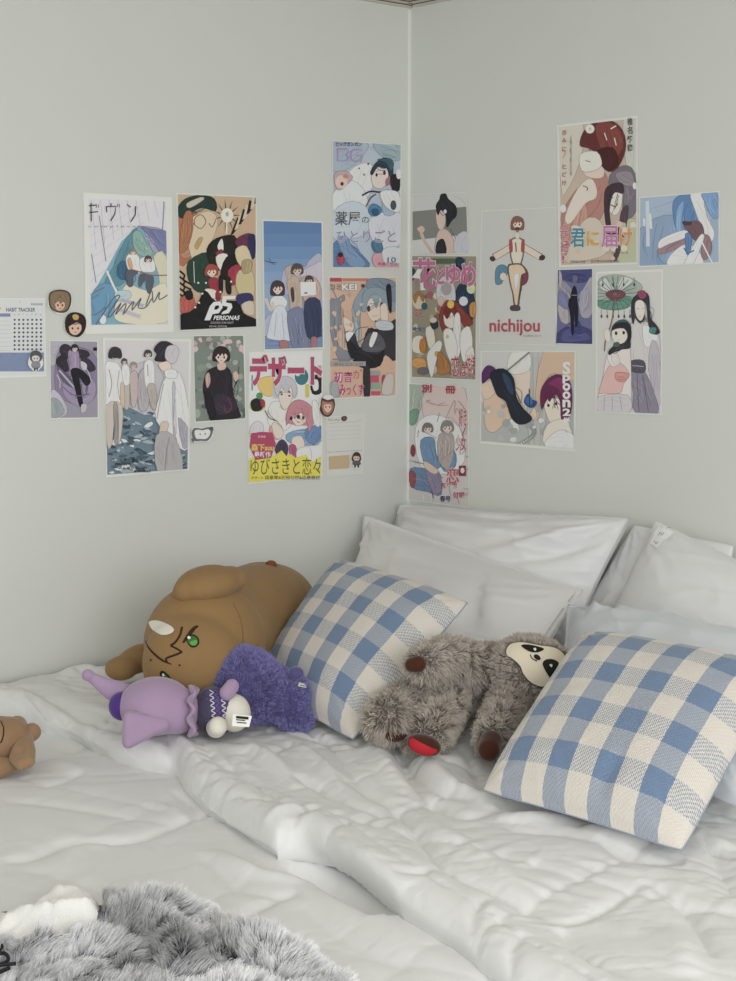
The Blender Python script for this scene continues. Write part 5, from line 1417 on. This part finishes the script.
poster('poster', 'tall poster with maroon-haired and grey-haired laughing heads over colourful lettering', 'poster', RW, (550, 110, 3.957),
       [(26, 60), (347, 22), (347, 610), (36, 622)], [(36, 68), (341, 32), (341, 602), (44, 614)], '''
P d9d3c4 36,68 130,58 120,200 60,330 44,300
P cfd0c8 290,35 341,32 341,250 300,210
P bf8478 100,320 160,270 220,250 225,330 200,430 120,450 50,520 44,420
P cf9a8a 60,400 120,330 150,440 80,540 44,600
P ead9cd 110,310 160,270 185,310 180,350 140,370 80,450 60,420
P e6cfc2 120,200 190,180 215,240 200,270 140,260
P d8cab8 130,440 200,440 230,560 120,600 60,590
P bfc3a0 260,480 341,430 341,600 270,600
P 7c7480 235,260 290,220 335,250 341,400 290,430 285,340 240,330
P 9a8f98 260,250 320,245 330,300 280,290
P efdfd4 225,330 260,290 285,320 282,380 262,415 235,400
P 44343e 215,330 240,295 285,290 290,330 260,325 245,345 235,400 240,460 220,450
P 5a4452 282,400 310,380 300,470 270,580 250,590 270,480
P 6a2c2c 130,90 165,55 215,38 265,55 295,100 298,160 270,225 235,245 200,215 180,170 150,150 118,140
P 8a4038 180,60 240,50 280,90 290,150 240,200 200,150
P 4a1c22 190,160 250,150 270,210 235,240 205,220
S f0e4dc 5 240,75 262,62
S f0e4dc 4 255,110 262,140
S f0e4dc 4 215,90 225,120
P f0e2d8 120,175 185,165 205,215 175,240 125,240
S 8a5a50 3 140,200 160,205
S 7a4a44 3 130,300 148,308 145,320
S 7a4a44 4 240,375 258,382 268,370
S 6a4a44 3 235,350 250,346
E f0efe6 158,75 18,18
E d9c86a 158,75 6,6
E f0efe6 52,390 12,16
E f0efe6 335,300 8,14
S d9a29a 5 50,160 60,170 50,190''', bg='#cdb7a4', post=lambda A: (A.scatter(50, 440, 335, 600, 18, ['#dfd6c6', '#c9b8a6', '#d9c2b4'], 8, 22, 44), A.run('''
T 57514e 306,32 20,28 .02 - 椎
T 57514e 306,66 20,28 .02 - 名
T 57514e 306,102 20,28 .02 - 軽
T 57514e 306,136 20,28 .02 - 穂
T b06a66 48,80 16,18 .02 - き
T b06a66 48,112 16,18 .02 - み
T b06a66 48,146 16,18 .02 - に
T b06a66 48,215 16,18 .02 - と
T b06a66 48,246 16,18 .02 - ど
T b06a66 48,280 16,18 .02 - け
T 7a706c 78,95 8,170 .0 - 新装版完結記念
T c46a74 40,455 34,44 0.02 f2ece6 完
T c46a74 42,510 32,54 0.008 f2ece6 結
T c46a74 48,576 8,30 .03 f2ece6 !
T 3f8ea0 82,470 55,72 0.022 f2ece6 君
T d9a83c 146,480 46,56 .04 f2ece6 に
T c878b0 204,460 62,82 0.02 f2ece6 届
T d98f4c 276,470 48,66 .04 f2ece6 け
T 6a605a 80,595 60,10 .0 - 特別編も収録
T 6a605a 160,592 110,12 .0 - 全30巻大好評発売中
T 6a605a 240,560 70,10 .0 - コミックス''')))
poster('poster', 'wide pale blue poster of a blue-haired person raising an arm, furthest right on the wall', 'poster', RW, (550, 110, 3.957),
       [(353, 344), (671, 320), (671, 606), (350, 622)], [(357, 348), (667, 325), (667, 602), (354, 617)], '''
P a9bdd4 357,348 667,325 667,420 500,470 357,480
P 8fa8c8 357,470 500,420 540,617 354,617
S dfe6ee 10 395,410 400,470
S dfe6ee 8 372,430 374,460
S d0dae6 14 385,360 388,540
P 5f8bc0 495,350 545,330 590,340 605,420 590,470 560,440 545,500 520,540 500,480 485,400
P 86abd6 500,400 530,360 520,450 530,520 500,500
P eef0f4 555,328 600,325 620,420 650,480 640,520 610,490 575,400
P 7fa6d4 600,330 660,330 667,420 640,425 615,370
P 7c5c66 530,450 590,440 610,490 580,520 545,480
P 4f4048 525,440 560,445 555,455 530,455
P a5848a 425,555 480,510 540,480 560,520 500,550 440,570
P eef0f4 440,510 530,475 545,500 470,530 430,548
P eceff4 480,570 540,530 590,560 600,617 470,617
P 9a7a80 605,500 630,500 640,550 620,590 600,580
P f0f2f5 590,500 610,500 590,560 560,617 530,610
P 5f8bc0 535,490 560,500 555,560 540,570
P 7fa6d4 420,570 440,600 460,615 430,612
S 3f6ba4 5 530,545 545,565 570,555
S e9eef4 6 600,520 640,600 655,610''', bg='#9fb5cf')
poster('poster', 'small dark indigo poster of a lone black silhouette amid pale smoke', 'poster', RW, (540, 260, 5.257),
       [(91, 50), (277, 44), (277, 446), (83, 440)], [(94, 53), (274, 47), (274, 442), (87, 437)], '''
P 4a4f86 92,50 275,46 275,100 200,120 120,100
P 9a96a8 100,110 150,130 180,200 160,330 110,300 92,200
P a9a5b4 275,90 230,150 205,220 220,300 275,280
P b9b0b4 95,240 140,230 150,330 110,320
P c0b4b4 100,60 112,70 115,110 104,150
P 7f82ae 100,160 150,200 150,260 100,230
P 43477c 86,440 90,390 120,360 150,350 160,370 200,320 215,345 250,360 275,380 275,443
P 565a92 120,380 160,360 180,400 240,380 260,420 120,430
P 1e1a28 168,160 180,135 192,160 195,200 200,260 196,340 186,345 184,280 178,300 176,385 166,388 160,300 150,220 160,195
S b0a8b8 3 165,185 195,185
S 1e1a28 5 160,200 150,240 162,260
S c9c4cc 2.5 270,100 225,160 205,200
S c9c4cc 2.5 100,130 140,170 160,200
P 6f6a8c 175,80 200,90 190,120 172,115''', bg='#6c6e9c')
def parasol(A):
    for i in range(22):
        a = i*math.pi*2/22; A.stroke([(395+12*math.cos(a), 180+6*math.sin(a)), (395+110*math.cos(a)*1.0, 172+90*math.sin(a))], 2.5, '#4f5f5a', False)
    for i in range(6): x = 322+i*30; A.stroke([(x, 262), (x+1, 285)], 2, '#4a4a50', False); A.ell(x+1, 296, 5, 10, 0, '#4f4a50', 8)
    for i in range(4): x = 330+i*55; A.stroke([(x, 90), (x, 120)], 2, '#4a4a50', False); A.ell(x, 130, 5, 10, 0, '#4f4a50', 8)
poster('poster', 'white poster of two robed people, one holding a green and red paper parasol', 'poster', RW, (540, 260, 5.257),
       [(296, 62), (648, 48), (642, 818), (290, 802)], [(303, 72), (638, 60), (632, 808), (298, 794)], '''
P a9b8ae 303,120 340,85 420,78 500,105 540,145 500,190 480,240 420,262 350,260 303,240
P 5f9a86 303,210 360,215 395,190 480,200 470,240 420,262 340,258 303,235
P cfd6d0 310,120 350,95 395,170 330,160
P d2d8d2 430,88 490,110 410,165
P 8c3a52 345,180 370,160 420,158 450,178 430,202 380,212
P a85a6c 370,178 400,168 425,180 400,195''', bg='#d5d4d0', post=lambda A: (parasol(A), A.run('''
S 8a6a66 7 395,205 375,330 345,420 338,480
P d6d2d2 480,330 540,320 620,370 636,560 632,800 560,800 480,640 460,450
P ece9e8 545,340 600,370 620,420 560,460 540,400
P c3bcc6 590,420 630,500 632,760 600,700 570,560
P 8f8a9c 480,590 545,580 600,700 620,804 500,800 490,700
S 6a6478 4 510,600 520,800
S 6a6478 4 540,600 570,800
P 5a5464 480,530 545,530 550,590 482,585
S c9c4cc 3 484,555 545,560
P 3a3444 482,220 500,190 540,170 572,190 580,300 610,340 630,380 600,390 570,340 560,240 545,230 550,310 520,330 500,300 490,340 480,290
P 4a8a80 580,355 612,358 600,390 575,380
P efdcd2 500,230 520,210 548,225 550,280 530,320 505,290
P 9a4468 510,170 545,160 560,190 530,205
S 5a4a50 2 510,255 522,257
S 5a4a50 2 535,255 545,254
S b05a5a 2 520,295 532,295
P e9dcd8 360,470 420,450 470,440 480,700 460,800 303,794 330,620
P e3b9b4 310,690 360,560 420,540 470,600 440,650 420,700 340,700
P d9958f 400,590 470,600 440,640 400,630
P efe8e4 360,470 400,480 420,540 380,560 355,520
P efdcd2 375,500 400,490 410,540 385,545
P d0cdd0 303,720 460,710 470,800 303,794
S a29aa0 3 340,720 335,790
S a29aa0 3 380,720 380,790
S a29aa0 3 420,715 430,790
P 33333c 360,480 400,440 460,400 475,460 430,470 380,490 365,500
P 3f6a62 380,350 410,320 450,315 478,350 470,400 440,350 400,360 376,400
P 2a2a34 375,370 400,335 460,330 480,380 470,440 455,400 440,370 400,370
P efdcd2 382,370 440,360 460,400 440,435 400,440 380,410
E 3a3038 400,385 7,10
E 3a3038 440,382 7,9
S b05a5a 2 408,420 420,421
P 4a6a5c 385,440 410,430 420,450 395,458
P efdcd2 335,380 360,360 370,420 350,430''')))
# ================================================================ light and camera
def area(name, loc, target, sx, sy, power, col=(1, 1, 1)):
    l = bpy.data.lights.new(name, 'AREA'); l.shape = 'RECTANGLE'; l.size = sx; l.size_y = sy; l.energy = power; l.color = col
    o = bpy.data.objects.new(name, l); o.location = loc; o.rotation_euler = (Vector(target)-Vector(loc)).to_track_quat('-Z', 'Y').to_euler(); COL.objects.link(o); return o
area('window_daylight', (-2.9, -4.3, 1.9), (-.5, -.5, 1.2), 1.6, 1.3, 63, (.98, .99, 1.0))
area('ceiling_lamp', (-1.9, -2.2, 2.18), (-1.5, -1.7, 0), .6, .6, 7, (1.0, .985, .95))
w = bpy.data.worlds.new('room_air'); SC.world = w; w.use_nodes = True
bg = w.node_tree.nodes['Background']; bg.inputs[0].default_value = (.945, .970, .968, 1); bg.inputs[1].default_value = .82
cam = bpy.data.cameras.new('camera'); co = bpy.data.objects.new('camera', cam); COL.objects.link(co)
cam.sensor_fit = 'VERTICAL'; cam.sensor_height = 36; cam.lens = F*36/981; cam.clip_start = .05
Mx = Matrix.Identity(4)
for i in range(3): Mx[i][0] = RT[i]; Mx[i][1] = UP[i]; Mx[i][2] = -FW[i]; Mx[i][3] = CAM[i]
co.matrix_world = Mx; SC.camera = co
SC.view_settings.view_transform = 'Standard'; SC.view_settings.look = 'None'; SC.view_settings.exposure = 0.06; SC.view_settings.gamma = 1
SC.view_settings.use_curve_mapping = False
SC.cycles.max_bounces = 8; SC.cycles.diffuse_bounces = 5
